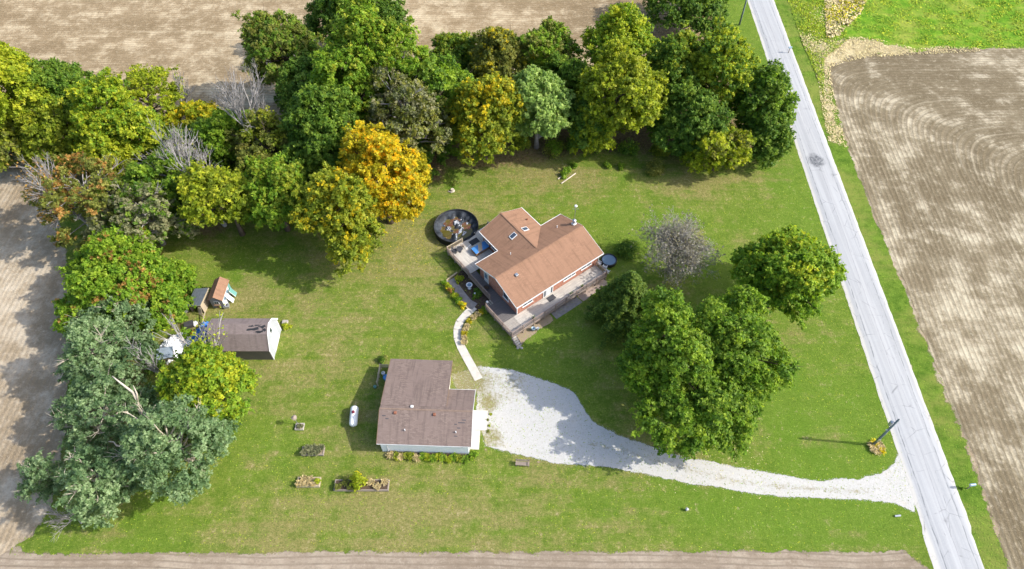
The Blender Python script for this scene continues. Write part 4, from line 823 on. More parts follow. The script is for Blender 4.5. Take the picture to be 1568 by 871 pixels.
MB().slab([(x_, y_, .455) for x_, y_ in blobp(1.5, -1.15, 1.75, .75, .75, s=2)], .01).build('water', 'pond_water', pool); MB().slab([(x_, y_, .44) for x_, y_ in blobp(-1.55, -.95, .95, .62, .2, s=3)], .01).build('water', 'pond_water', pool)

# ------------------------------------------------------------------ garage
GR = math.radians(-2.0); GX, GY = -16.32, 34.19
gar = empty('garage', (GX, GY, 0), GR, 'white sided garage with brown shingle roof and rear extension', 'garage')
e, rz, yr = 2.75, 4.3, 3.9
MB().poly([(x, y, z) for x in (.3, 11.0) for y, z in ((.2, 0), (7.3, 0), (7.3, e - .02), (yr, rz - .16), (.2, e - .04))], [(4, 3, 2, 1, 0), (5, 6, 7, 8, 9), (0, 1, 6, 5), (1, 2, 7, 6), (2, 3, 8, 7), (3, 4, 9, 8), (4, 0, 5, 9)]).build('wall', 'siding_white', gar)
MB().poly([(x, y, z) for x in (.31, 7.8) for y, z in ((4.9, 2.4), (7.2, 0), (11.6, 0), (11.6, 2.48), (4.9, 3.80))], [(4, 3, 2, 1, 0), (5, 6, 7, 8, 9), (0, 1, 6, 5), (1, 2, 7, 6), (2, 3, 8, 7), (3, 4, 9, 8), (4, 0, 5, 9)]).build('extension_wall', 'siding_white', gar)
roof = MB().slab([(0, 0, e), (11.4, 0, e), (11.4, yr, rz), (0, yr, rz)], .12).build('roof', 'shingle_brown', gar)
MB().slab([(11.4, 7.65, e), (0, 7.65, e), (0, yr, rz), (11.4, yr, rz)], .12).build('roof_slope', 'shingle_brown', roof); MB().slab([(8.1, 11.95, 2.60), (0.01, 11.95, 2.60), (0.01, 4.45, 4.10), (8.1, 4.45, 4.10)], .12).build('roof_slope', 'shingle_brown', roof)
MB().bar((-.01, yr, rz + .012), (11.41, yr, rz + .012), .2, .03).build('ridge_cap', 'ridge_tan', roof)
for a_, b_ in (((0, -.04, e - .08), (11.4, -.04, e - .08)), ((8.1, 7.69, e - .08), (11.4, 7.69, e - .08)), ((11.43, -.04, e - .07), (11.43, yr, rz - .07)), ((11.43, 7.69, e - .07), (11.43, yr, rz - .07)), ((8.13, 11.98, 2.52), (8.13, 4.6, 3.99)), ((-.03, -.04, e - .07), (-.03, yr, rz - .07)), ((-.03, 11.98, 2.52), (-.03, 4.6, 3.99))): MB().bar(a_, b_, .04, .15).build('fascia', 'trim_white' if a_[0] > 9 or b_[0] > 9 else 'wood_brown', gar)
for x_, y_, m_ in ((3.9, 4.35, 'trim_white'), (1.95, 3.45, 'vent_rust'), (6.75, 3.4, 'vent_rust')): zz = rz - abs(y_ - yr) * (rz - e) / yr; MB().box(x_ - .17, y_ - .17, zz - .1, x_ + .17, y_ + .17, zz + .16).build('roof_vent', m_, gar, bevel=.03)
for x_, y_ in ((3.3, 1.55), (9.5, 1.5)): zz = rz - abs(y_ - yr) * (rz - e) / yr; MB().tube([(x_, y_, zz - .1), (x_, y_, zz + .3)], .07, 8).build('vent_pipe', 'trim_white', gar)
for i, (x_, y_, w_) in enumerate(((10.1, 2.6, .4), (9.8, 2.0, .2), (10.4, 2.9, .25), (9.4, 2.4, .15), (1.0, 2.8, .2), (.6, 3.1, .22), (9.5, 1.1, .2))): zz = rz - (yr - y_) * (rz - e) / yr + .006; dz = .08 * (rz - e) / yr; MB().slab([(x_ - w_, y_ - .05, zz - dz * .6), (x_ + w_, y_ - .05, zz - dz * .6), (x_ + w_, y_ + .05, zz + dz * .6), (x_ - w_, y_ + .05, zz + dz * .6)], .004).build('missing_shingle', 'metal_dark', gar)
for y0, y1, h_ in ((.75, 3.0, 2.15), (3.5, 6.3, 2.2)):
    d_ = MB().box(10.96, y0, .02, 11.06, y1, h_).build('garage_door', 'trim_white', gar)
    for i in range(4): MB().box(11.05, y0 + .06, .06 + i * .53, 11.08, y1 - .06, .55 + i * .53).build('panel', 'plastic_white', d_)
window(gar, 'y', 9.6, 1.0, 1.1, 1.9, 7.8, 1)
MB().box(1.05, .09, 0, 1.13, .19, e - .1).build('downspout', 'trim_white', gar); MB().box(10.2, .12, 2.1, 10.35, .21, 2.25).build('wall_lamp', 'metal_dark', gar)
def gl(x, y, z=0): a, b = rot2(x, y, GR); return (GX + a, GY + b, z)
for (x0, y0, x1, y1) in ((11.1, 3.45, 13.0, 6.35), (11.1, .9, 12.15, 3.42)):
    pass
pads = tag(MB().box(11.08, 3.45, -.05, 13.0, 6.2, .05).build('concrete_apron', 'concrete', bevel=.015), kind='structure'); pads.location = (GX, GY, 0); pads.rotation_euler.z = GR
pads = tag(MB().box(11.08, .85, -.05, 12.2, 3.42, .04).build('concrete_apron', 'concrete', bevel=.015), kind='structure'); pads.location = (GX, GY, 0); pads.rotation_euler.z = GR
# walk of cast slabs from the drive to the garden
walk = empty('walkway', (0, 0, 0)); tag(walk, kind='structure')
wp = [G(*p) for p in ((726, 470), (714, 481), (704, 493), (700.5, 504), (701, 517), (706.5, 532), (715, 548), (724, 564), (733, 581))]
for i in range(len(wp) - 1):
    a, b = Vector(wp[i]), Vector(wp[i + 1]); L = (b - a).length; n = max(1, round(L / 1.25)); d = (b - a) / L
    for j in range(n):
        p, q = a + d * (L * j / n + .012), a + d * (L * (j + 1) / n - .012); sd_ = Vector((-d.y, d.x, 0)) * .56
        if i < len(wp) - 2 and j == n - 1: q = q + d * .04
        MB().slab([(v.x, v.y, .05 + .006 * ((i + j) % 3)) for v in (p - sd_, q - sd_, q + sd_, p + sd_)], .1).build('slab', 'concrete', walk)

# ------------------------------------------------------------------ barn, playhouse, lean-to, tarps
bx0, bx1, bY = -39.9, -32.25, 49.95; prof = [(-2.42, 0), (2.42, 0), (2.42, 2.62), (1.22, 4.42), (0, 5.06), (-1.22, 4.42), (-2.42, 2.62)]
barn = empty('barn', (-36.1, bY, 0), 0, 'tall gambrel barn with white front and patched brown roof', 'barn'); n = len(prof); xa, xb = bx0 + 36.1, bx1 + 36.1
MB().poly([(x, y, z) for x in (xa, xb - .06) for y, z in prof], [tuple(range(n - 1, -1, -1)), tuple(range(n, 2 * n))] + [(i, (i + 1) % n, n + (i + 1) % n, n + i) for i in range(n)]).build('wall', 'siding_dark', barn)
MB().poly([(x, y, z) for x in (xb - .058, xb) for y, z in prof], [tuple(range(n - 1, -1, -1)), tuple(range(n, 2 * n))] + [(i, (i + 1) % n, n + (i + 1) % n, n + i) for i in range(n)]).build('front_wall', 'siding_barn', barn)
pr = [(-2.6, 2.50), (-1.26, 4.52), (0, 5.18), (1.26, 4.52), (2.6, 2.50)]; rf = None
for i in range(4):
    (y0, z0), (y1, z1) = pr[i], pr[i + 1]; o = MB().slab([(xa - .15, y0, z0), (xb + .12, y0, z0), (xb + .12, y1, z1), (xa - .15, y1, z1)], .1).build('roof' if i == 0 else 'roof_slope', 'shingle_barn', barn if i == 0 else rf); rf = rf or o
for i in range(4): (y0, z0), (y1, z1) = pr[i], pr[i + 1]; MB().bar((xb + .14, y0, z0 - .07), (xb + .14, y1, z1 - .07), .04, .2).build('rake_trim', 'trim_white', barn)
def on_slope(y): return 4.52 + (y + 1.26) * (.66 / 1.26)
for i, (x_, y_, a, b) in enumerate(((2.2, -.62, .75, .16), (3.3, -.35, .55, .16), (3.55, -.75, .32, .22), (2.9, -.95, .4, .12), (2.7, -.2, .5, .07), (1.75, -.3, .35, .1))):
    MB().slab([(u_, v_, on_slope(v_) + .012) for u_, v_ in blobp(x_, y_, a, b, .12, 12, 60 + i, .3)], .006).build('bare_patch', 'rubber_black', barn)
k = MB().box(xb - .01, -1.3, .05, xb + .04, 1.3, 2.35).build('barn_door', 'trim_white', barn)
for i in range(4): MB().box(xb + .035, -1.2, .12 + i * .55, xb + .06, 1.2, .62 + i * .55).build('panel', 'plastic_white', k)
k = MB().box(xb - .01, -.45, 3.0, xb + .05, .45, 4.1).build('loft_door', 'trim_white', barn); MB().box(xb + .04, -.3, 3.15, xb + .06, .3, 3.95).build('pane', 'glass_dark', k)
for y_ in (-2.36, 2.36): MB().box(xb - .02, y_ - .06, 0, xb + .05, y_ + .06, 2.6).build('corner_trim', 'trim_white', barn)
k = MB().box(-2.2, -.04, 0, 2.2, .04, .1).build('loose_board', 'trim_white'); k.location = (-37.4, 52.95, .04); tag(k, 'long white board lying along the north side of the barn', 'board')
ph_ = empty('playhouse', (-41.75, 57.7, 0), math.radians(-1.0), 'small playhouse with tan gable roof and grey siding', 'playhouse')
MB().poly([(x, y, z) for y in (-1.65, 1.65) for x, z in ((-.88, 0), (.88, 0), (.88, 2.1), (0, 2.75), (-.88, 2.1))], [(0, 1, 2, 3, 4), (9, 8, 7, 6, 5), (0, 5, 6, 1), (1, 6, 7, 2), (2, 7, 8, 3), (3, 8, 9, 4), (4, 9, 5, 0)]).build('wall', 'siding_blue', ph_)
rf = MB().slab([(1.08, -1.85, 2.06), (1.08, 1.85, 2.06), (0, 1.85, 2.88), (0, -1.85, 2.88)], .08).build('roof', 'shingle_tan', ph_); MB().slab([(-1.08, 1.85, 2.06), (-1.08, -1.85, 2.06), (0, -1.85, 2.88), (0, 1.85, 2.88)], .08).build('roof_slope', 'shingle_tan', rf)
MB().box(.87, -1.66, 0, .93, 1.6, 2.05).build('side_wall', 'siding_white', ph_)
for y_ in (-.9, .3): k = MB().box(.92, y_ - .35, 1.0, .97, y_ + .35, 1.75).build('window', 'trim_white', ph_); MB().box(.96, y_ - .26, 1.08, .985, y_ + .26, 1.67).build('pane', 'glass_sky', k)
MB().box(.92, 1.0, .0, .97, 1.55, 1.75).build('door', 'teal_plastic', ph_)
k = MB().box(-.35, -1.72, 1.05, .35, -1.64, 1.7).build('window', 'trim_white', ph_)
for x_ in (-.25, .05): MB().box(x_, -1.735, 1.12, x_ + .22, -1.71, 1.63).build('pane', 'glass_dark', k)
k = MB().box(-.45, -1.9, .85, .45, -1.66, 1.0).build('flower_box', 'wood_brown', ph_); MB().box(-.25, -1.7, 0.02, .25, -1.66, .8).build('lower_panel', 'wood_brown', ph_)
for i, (px_, l_, m_) in enumerate((((347.5, 470), 'grey square stand on the worn soil beside the playhouse', 'metal_grey'), )):
    k = empty('utility_stand', G(*px_), .2, l_, 'stand'); MB().box(-.4, -.32, .02, .4, .32, .5).build('body', m_, k, bevel=.03); MB().box(-.25, -.18, .5, .25, .18, .54).build('lid', 'metal_dark', k)
for i, (x_, y_, l_, m_) in enumerate(((-40.35, 58.4, 'teal slide board leaning on the east side of the playhouse', 'teal_plastic'), (-40.45, 57.3, 'white plastic panel leaning by the playhouse window', 'plastic_white'))):
    k = empty(('play_slide', 'plastic_sheet')[i], (x_, y_, 0), 0, l_, ('slide', 'sheet')[i]); MB().bar((.35, 0, .02), (-.25, 0, 1.3), .75, .05, (0, 1, 0) if 0 else (1, 0, 0)).build('board', m_, k); MB().bar((.36, -.36, .05), (-.24, -.36, 1.33), .05, .07, (1, 0, 0)).build('edge_strip', 'trim_white', k)
ln_ = empty('lean_to_shed', (-44.45, 56.65, 0), math.radians(-6), 'open-fronted lean-to shed with slate grey shingle roof', 'shed')
for x0, x1, y0, y1, h0, h1 in ((-.95, -.87, -1.4, 1.4, 0, 1.62), (.87, .95, -1.4, 1.4, 0, 2.0), (-.87, .87, 1.32, 1.4, 0, 1.7)): MB().box(x0, y0, h0, x1, y1, h1).build('wall', 'wood_grey' if x0 < .8 else 'wood_pale', ln_)
MB().slab([(-1.12, -1.55, 1.66), (1.1, -1.55, 2.14), (1.1, 1.55, 2.14), (-1.12, 1.55, 1.66)], .08).build('roof', 'shingle_slate', ln_)
MB().bar((1.12, -1.55, 2.08), (1.12, 1.55, 2.08), .05, .16).build('fascia', 'wood_pale', ln_); MB().bar((-1.12, -1.57, 1.6), (1.1, -1.57, 2.08), .05, .12).build('fascia', 'wood_grey', ln_)
for i in range(4): MB().bar((.2 + i * .22, -1.7 - .1 * i, .03), (.5 + i * .12, -1.45, 1.55), .12, .04, (0, 1, 0)).build('leaning_board', 'wood_pale', ln_)
MB().slab([(-2.0, -1.3, 1.0), (-1.0, -1.3, 1.35), (-1.0, .3, 1.35), (-2.0, .3, 1.0)], .06).build('side_roof', 'shingle_slate', ln_); MB().box(-1.98, -1.25, 0, -1.88, -1.15, 1.0).build('side_post', 'wood_grey', ln_); MB().box(-1.98, .15, 0, -1.88, .25, 1.0).build('side_post', 'wood_grey', ln_)
sh_ = empty('low_shed', (*G(258, 548)[:2], 0), .25, 'low shed with slate blue roof below the white tarp', 'shed'); MB().box(-.9, -.6, 0, .9, .6, 1.2).build('wall', 'siding_dark', sh_); MB().slab([(-1.05, -.8, 1.18), (1.05, -.8, 1.18), (1.05, .75, 1.5), (-1.05, .75, 1.5)], .07).build('roof', 'tin_blue', sh_); MB().box(-.35, -.63, .02, .35, -.59, 1.05).build('door', 'wood_grey', sh_)
def tarp(name, label, c, a, b, rot, h, mat, seed, n=30):
    r = np.random.default_rng(seed); V = []; F = []; bumps = [(r.uniform(-.7, .7), r.uniform(-.7, .7), r.uniform(.15, .35), r.uniform(.3, 1)) for _ in range(12)]
    for i in range(n + 1):
        for j in range(n + 1):
            u, v = -1 + 2 * i / n, -1 + 2 * j / n; m_ = max(abs(u), abs(v)); zz = sum(k_ * math.exp(-((u - p) ** 2 + (v - q) ** 2) / (s * s)) for p, q, s, k_ in bumps) / 2.2
            zz = (h * (.35 + .65 * min(1.2, zz)) * (1 - m_ ** 6) + r.normal() * .05 * h + .06 * h * math.sin(9 * u + 5 * v) * math.sin(7 * v - 3 * u)); k_ = 1 + .10 * math.sin(3 * math.atan2(v, u) + seed) - .14 * (abs(u * v))
            x_, y_ = rot2(a * u * k_, b * v * k_, rot); V.append((x_, y_, max(.02, zz)))
    for i in range(n):
        for j in range(n): q = i * (n + 1) + j; F.append((q, q + n + 1, q + n + 2, q + 1))
    o = MB().poly(V, F).build(name, mat, smooth=True); o.location = (*G(*c)[:2], .01); o.data.polygons.foreach_set('use_smooth', [False] * len(o.data.polygons)); return tag(o, label, 'tarp')
tarp('white_tarp', 'crumpled white tarp covering a heap beneath the bare branches', (272, 530), 2.5, 1.9, .75, 1.6, 'tarp_white', 3); tarp('blue_tarp', 'bright blue tarp over a pile at the back of the barn', (311, 512), 1.15, 2.0, -.25, 1.5, 'tarp_blue', 8)
for i, (p_, l_, m_, s_) in enumerate((((298, 512), 'orange plastic crate between the white and blue tarps', 'orange_plastic', .45), ((291, 499), 'dark plastic crate beside the white tarp top', 'metal_dark', .6), ((283, 478), 'pale plastic tote by the lean-to shed', 'plastic_white', .45), ((299, 497), 'white plastic crate against the blue tarp', 'plastic_white', .35))):
    k = empty('crate', G(*p_), .4 * i, l_, 'crate'); MB().box(-s_, -s_ * .7, .02, s_, s_ * .7, s_ * .9).build('box', m_, k, bevel=.03); MB().box(-s_ - .03, -s_ * .7 - .03, s_ * .9, s_ + .03, s_ * .7 + .03, s_ * .9 + .06).build('lid', m_, k)
k = MB().bar((0, -.9, .3), (.15, .9, .9), .14, .05).build('leaning_plank', 'wood_pale'); k.location = G(313, 492); tag(k, 'pale plank propped on the rubbish north of the blue tarp', 'plank')

# ------------------------------------------------------------------ yard things
a0, a1 = Vector(G(543.5, 622, .65)), Vector(G(540.5, 653, .65)); tk = empty('propane_tank', ((a0.x + a1.x) / 2, (a0.y + a1.y) / 2, 0), math.atan2((a0 - a1).y, (a0 - a1).x), 'long white propane tank lying on the lawn beside the garage', 'tank'); L_ = (a0 - a1).length / 2; R0 = .52
pts = []; rad = []
for i in range(7): t_ = i / 6 * math.pi / 2; pts.append((-L_ + R0 * .8 * (1 - math.sin(t_)), 0, .72)); rad.append(max(.02, R0 * math.cos(t_)))
pts = [(-L_ + R0 * .8 * (1 - math.cos(t_)), 0, .72) for t_ in [i / 6 * math.pi / 2 for i in range(7)]]; rad = [max(.02, R0 * math.sin(i / 6 * math.pi / 2)) for i in range(7)]
pts += [(-p[0], 0, p[2]) for p in reversed(pts)]; rad += rad[::-1]
MB().tube(pts, rad, 20).build('tank_body', 'tank_white', tk, True); MB().lathe([(.2, 1.2), (.2, 1.36), (.16, 1.42), (.02, 1.44)], 14, (.3, 0)).build('valve_dome', 'maroon', tk, True)
for x_ in (-.9, .9): MB().box(x_ - .1, -.35, 0, x_ + .1, .35, .35).build('foot', 'concrete', tk)
bn = empty('bench', G(800, 712), math.radians(-4), 'weathered grey wooden bench at the edge of the gravel drive', 'bench')
for i in range(4): MB().box(-.85, -.22 + i * .12, .42, .85, -.12 + i * .12, .46).build('seat_slat', 'wood_grey', bn)
for i in range(3): MB().box(-.85, .27 + i * .03, .55 + i * .13, .85, .3 + i * .03, .65 + i * .13).build('back_slat', 'wood_grey', bn)
for x_ in (-.75, .75):
    MB().box(x_ - .04, -.22, 0, x_ + .04, -.14, .42).build('leg', 'wood_grey', bn); MB().bar((x_, .24, 0), (x_, .36, .95), .08, .06, (0, 1, 0)).build('leg', 'wood_grey', bn); MB().box(x_ - .04, -.24, .6, x_ + .04, .3, .65).build('armrest', 'wood_grey', bn)
def raised_bed(label, x0, y0, x1, y1, h, wood, fill, rot=0):
    c = G((x0 + x1) / 2, (y0 + y1) / 2 + 2); k = ppm((x0 + x1) / 2, (y0 + y1) / 2); w = (x1 - x0) / k / 2; d = (y1 - y0) / k / .93 / 2; b = empty('raised_bed', c, rot, label, 'raised bed')
    for q in ((-w, -d, w, -d + .12), (-w, d - .12, w, d)): MB().box(q[0], q[1], 0, q[2], q[3], h).build('side_board', wood, b)
    for q in ((-w + .003, -d + .12, -w + .12, d - .12), (w - .12, -d + .12, w - .003, d - .12)): MB().box(q[0], q[1], 0, q[2], q[3], h - .003).build('end_board', wood, b)
    MB().box(-w + .12, -d + .12, .0, w - .12, d - .12, h - .06).build('soil', fill, b); return c, w, d
c, w, d = raised_bed('raised bed of grey dried plants, nearer the propane tank', 463, 683, 497, 696, .35, 'wood_grey', 'mulch_pale'); bc1 = (c, w, d)
c, w, d = raised_bed('small raised bed of straw and yellow greens, lowest left', 456, 730, 491, 744, .35, 'wood_pale', 'mulch_pale'); bc2 = (c, w, d)
c, w, d = raised_bed('long double raised bed holding a yellow flowering bush', 513, 734, 596, 750, .38, 'wood_grey', 'mulch'); bc3 = (c, w, d)
for i in range(6): c, w, d = bc1; blade_tuft('dry_plant', ORD[i] + ' dried grey tuft from the left in the upper raised bed', None, .55, .55, 'grey', 10 + i, 90, 'dried plants in the upper raised bed', (c[0] - w * .75 + i * w * .3, c[1] + (i % 2 - .5) * d), .3)
for i in range(5): c, w, d = bc2; blade_tuft('straw_plant', ORD[i] + ' straw-coloured tuft from the left in the lowest left raised bed', None, .5, .45, 'straw', 20 + i, 80, 'straw tufts in the lowest left raised bed', (c[0] - w * .75 + i * w * .3, c[1] + (i % 2 - .5) * d), .3)
shrub('garden_plant', 'yellow-green leafy plant at the end of the lowest left raised bed', None, .5, .7, 'lime', 1, world=(bc2[0][0] + bc2[1] * .7, bc2[0][1]), z=.3, cat='plant')
for i in range(8):
    c, w, d = bc3
    if i in (3, 4): continue
    blade_tuft('dry_plant', ORD[i if i < 3 else i - 2] + ' brown dried tuft from the left in the long raised bed', None, .55, .5, 'straw' if i > 4 else 'olive', 30 + i, 80, 'dried plants in the long raised bed', (c[0] - w * .85 + i * w * .24, c[1] + (i % 2 - .5) * d * .8), .3)
shrub('flowering_bush', 'bright yellow flowering bush growing in the long raised bed', None, 1.35, 2.1, 'lime', 3, 900, .2, pal2='yellow', world=(bc3[0][0] - .25, bc3[0][1] + .25), z=.25)
c, w, d = raised_bed('small square stone planter alone on the lawn', 453, 647, 466, 657, .3, 'stone', 'mulch_pale'); blade_tuft('dry_plant', 'dried tuft in the small square stone planter', None, .45, .4, 'grey', 44, 70, world=(c[0] + .1, c[1]), z=.25)
k = empty('bird_feeder', (c[0] - .35, c[1] + .4, 0), 0, 'pole bird feeder standing behind the square stone planter', 'feeder'); MB().tube([(0, 0, 0), (0, 0, 1.9)], .035, 6).build('pole', 'metal_grey', k); MB().lathe([(.3, 1.7), (.3, 1.74), (.22, 1.76), (.22, 1.98), (.34, 2.0), (.02, 2.2)], 10).build('feeder_house', 'wood_grey', k); MB().bar((0, 0, 1.6), (-.5, 0, 1.7), .03, .03).build('arm', 'metal_grey', k)
# plants below the garage wall
for i in range(15):
    f = i / 14; w_ = gl(1.4 + f * 9.1, -.35 - .12 * (i % 3)); pal = 'straw' if i in (0, 2, 5) else 'ygreen' if i in (1, 3, 4, 13) else 'lime' if i % 2 else 'bright'
    blade_tuft('border_plant', None, None, .62, .55, pal, 50 + i, 110, 'strappy plants along the garage wall', w_[:2], .0)['label'] = ORD[i] + ' strappy plant from the west in the row along the garage wall'
shrub('corner_shrub', 'green shrub at the south-east corner of the garage', None, .8, .6, 'bright', 70, world=gl(11.6, -.1)[:2]); sheet('flower_bed', jitter_poly([gl(*q)[:2] for q in ((1.0, -.75), (10.8, -.75), (10.8, .3), (1.0, .3))], .4, .1, seed=50), .006, 'mulch')
shrub('shrub', 'small shrub behind the north-west corner of the garage', (586, 552), .8, .8, 'olive', 71, pal2='deep')
for i in range(4): shrub('weed_clump', ORD[i] + ' weed clump from the south beside the concrete apron', None, .3, .2, 'lime' if i % 2 else 'olive', 75 + i, 60, .14, 'weeds beside the concrete apron', world=gl(13.15 + .2 * (i % 2), 3.3 + i * .8)[:2], cat='weed', stems=False)
# pen at the garage west side
pen = empty('wood_fence', gl(-1.7, 9.3), GR, 'low wooden fence corner beside the garage west wall', 'fence')
for x_, y_ in ((0, 0), (0, 1.3), (0, 2.6), (1.9, 2.6)): MB().box(x_ - .07, y_ - .07, 0, x_ + .07, y_ + .07, 1.15).build('post', 'wood_pale', pen)
for z_ in (.45, .75, 1.05): MB().bar((0, 0, z_), (0, 2.6, z_), .05, .16).build('rail', 'wood_pale', pen); MB().bar((0, 2.6, z_), (1.9, 2.6, z_), .05, .16).build('rail', 'wood_grey', pen)
for x_, y_, s_, m_, l_ in ((-.6, 10.2, .42, 'cover_blue', 'dark blue bin in the shade of the garage west wall'), (-1.2, 11.0, .25, 'plastic_white', 'white pail inside the wooden fence corner'), (-2.0, 9.0, .2, 'teal_plastic', 'green pot outside the wooden fence corner')):
    k = empty('bin', gl(x_, y_), 0, l_, 'bin'); MB().lathe([(s_ * .8, 0), (s_, s_ * 1.8), (s_ * 1.08, s_ * 1.8), (s_ * 1.08, s_ * 1.95), (s_ * .1, s_ * 2.05)], 14).build('body', m_, k, True); MB().bar((-s_ * .3, 0, s_ * 2.04), (s_ * .3, 0, s_ * 2.04), .06, .06).build('handle', 'metal_dark', k)
wh = empty('wagon_wheel', gl(-.12, 2.35, .62), 0, 'spoked wagon wheel leaning on the garage west wall', 'wheel'); wh.rotation_euler = (0, math.radians(-62), GR); m = MB(); ring = [(.6 * math.cos(a), .6 * math.sin(a), 0) for a in [i * math.pi / 12 for i in range(25)]]; m.tube(ring, .05, 6, False).build('rim', 'metal_grey', wh, True)
for i in range(4): a = i * math.pi / 4; MB().bar((-.58 * math.cos(a), -.58 * math.sin(a), 0), (.58 * math.cos(a), .58 * math.sin(a), 0), .05, .04).build('spoke', 'metal_grey', wh)
MB().lathe([(.1, -.06), (.1, .06)], 10).build('hub', 'metal_grey', wh)

# garden west of the deck
gpoly = P((684, 430), (712, 411), (756, 462), (747, 476), (722, 476), (700, 452)); sheet('garden_bed', jitter_poly(gpoly, .4, .12, seed=61), .006, 'mulch')
gp = empty('garden_path', (0, 0, 0)); tag(gp, kind='structure'); gpts = [G(*p) for p in ((689, 428), (697, 440), (706, 452), (716, 464), (727, 470))]
for i in range(4):
    a, b = Vector(gpts[i]), Vector(gpts[i + 1]); d = (b - a).normalized(); sd_ = Vector((-d.y, d.x, 0)) * .7; a = a + d * .02; b = b - d * .02; MB().slab([(v.x, v.y, .045 + .008 * (i % 2)) for v in (a - sd_, b - sd_, b + sd_, a + sd_)], .1).build('paving_slab', 'concrete_dark', gp)
for i, (p0, p1, l_) in enumerate((((681, 431), (700, 417), 'pale timber edging board at the north end of the garden bed'), ((682, 434), (700, 455), 'pale timber edging board behind the hedge plants'), ((702, 457), (716, 472), 'pale timber edging board near the walkway end'))):
    k = MB().bar(G(*p0, .12), G(*p1, .12), .14, .24).build('edging_board', 'wood_pale'); tag(k, l_, 'edging')
for i, (px_, rr, hh_, pl, p2) in enumerate((((681, 434), .65, .8, 'bright', 'lime'), ((686, 441), .75, .9, 'lime', 'gold'), ((691, 447), .75, .8, 'bright', 'rust'), ((696, 454), .8, .8, 'lime', 'bright'), ((702, 461), .75, .7, 'bright', 'lime'), ((708, 468), .7, .8, 'lime', 'yellow'))):
    shrub('hedge_plant', ['first', 'second', 'third', 'fourth', 'fifth', 'sixth'][i] + ' leafy hedge plant from the pool end of the garden edge', px_, rr, hh_, pl, 80 + i, pal2=p2, group='hedge plants along the garden edge', leaf=.2)
for i in range(9):
    f = i / 8; q = [(737, 479), (731, 483), (725, 488), (719, 494), (715, 501), (712.5, 507), (711, 513), (710.5, 519), (711, 525)][i]; blade_tuft('ornamental_grass', ORD[i] + ' golden grass tuft from the house end of the curved walkway', q, .55, .6, 'straw' if i % 3 else 'gold', 90 + i, 120, 'golden grass tufts along the walkway')
for i, (q, l_, pl, rr) in enumerate((((704, 430), 'yellow-green bush inside the garden bed near the pool deck', 'lime', .9), ((733, 448), 'dark green spreading plant in the shaded garden bed', 'deep', 1.0), ((728, 455), 'low green plant next to the garden bird bath', 'green', .7), ((743, 476), 'green bush at the foot of the deck stairs', 'bright', .8))): shrub('garden_bush', l_, q, rr, rr * .8, pl, 100 + i, leaf=.19)
k = empty('bird_bath', G(719, 441), 0, 'white round bird bath in the garden bed', 'bird bath'); MB().lathe([(.28, 0), (.24, .06), (.1, .12), (.08, .6), (.2, .68), (.46, .76), (.48, .82), (.42, .8), (.1, .72)], 18).build('basin', 'plastic_white', k, True); MB().lathe([(.02, .75), (.38, .775)], 16).build('water', 'glass_sky', k)
k = empty('garden_lantern', G(727.5, 451), 0, 'small white lantern beside the bird bath', 'lantern'); MB().lathe([(.14, 0), (.14, .05), (.1, .08), (.1, .3), (.18, .33), (.02, .5)], 8).build('body', 'plastic_white', k); MB().box(-.07, -.105, .12, .07, -.095, .28).build('pane', 'glass_dark', k)
k = empty('globe_lamp', hl(-1.9, 4.3), 0, 'white globe lamp at the top of the garden stairs', 'lamp'); MB().tube([(0, 0, 0), (0, 0, 1.5)], .04, 6).build('post', 'metal_dark', k); MB().lathe([(.05, 1.5), (.15, 1.56), (.19, 1.68), (.15, 1.8), (.03, 1.87)], 14).build('globe', 'trim_white', k, True)
for i in range(5):
    k = empty('potted_plant', hl(-.35, 6.1 + i * .01 + (0 if i == 0 else 0)), 0) if 0 else None
k = empty('round_planter', hl(-.35, 6.6, DZ + .01), 0, 'dark round planter outside the white side door', 'planter'); MB().lathe([(.32, 0), (.42, .4), (.46, .4), (.44, .44), (.36, .42), (.33, .3)], 18).build('pot', 'metal_dark', k, True); MB().lathe([(.02, .34), (.37, .35)], 14).build('soil', 'mulch', k)
# small bed and stump by the tree line
c = G(868, 270); k = empty('log_border', c, .75, 'pale log border of the small bed below the tree line', 'logs'); MB().tube([(-1.9, -.6, .1), (1.5, -.55, .12)], .1, 7).build('log', 'bark_pale', k); MB().tube([(-1.6, .5, .1), (1.2, .6, .12)], .1, 7).build('log', 'bark_pale', k)
for i, (q, l_) in enumerate((((862, 269), 'leafy green plant at the lower end of the log bed'), ((868, 262), 'leafy green plant in the middle of the log bed'), ((878, 255), 'leafy green plant at the upper end of the log bed'))): shrub('bed_plant', l_, q, .8, .9, 'bright', 110 + i, leaf=.24, cat='plant')
k = empty('tree_stump', G(693, 292), 0, 'cut stump with loose logs alone on the lawn by the pool', 'stump'); MB().lathe([(.4, 0), (.3, .15), (.28, .38), (.02, .39)], 10).build('stump', 'bark_pale', k); MB().tube([(-.7, -.2, .1), (-.1, -.5, .12)], .09, 6).build('log', 'bark_pale', k); shrub('sapling', 'thin sapling sprouting beside the cut stump', (694, 284), .7, 1.0, 'olive', 115, 90, .2)
for i, (q, rr, l_, p_) in enumerate((((930, 256), .85, 'small round shrub, left of the pair below the yellow-green tree', 'bright'), ((952, 257), .85, 'small round shrub, right of the pair below the yellow-green tree', 'bright'), ((1000, 262), 1.9, 'olive open bush on the brown lawn below the big trees', 'olive'))): shrub('shrub', l_, q, rr, rr * 1.1, p_, 120 + i)

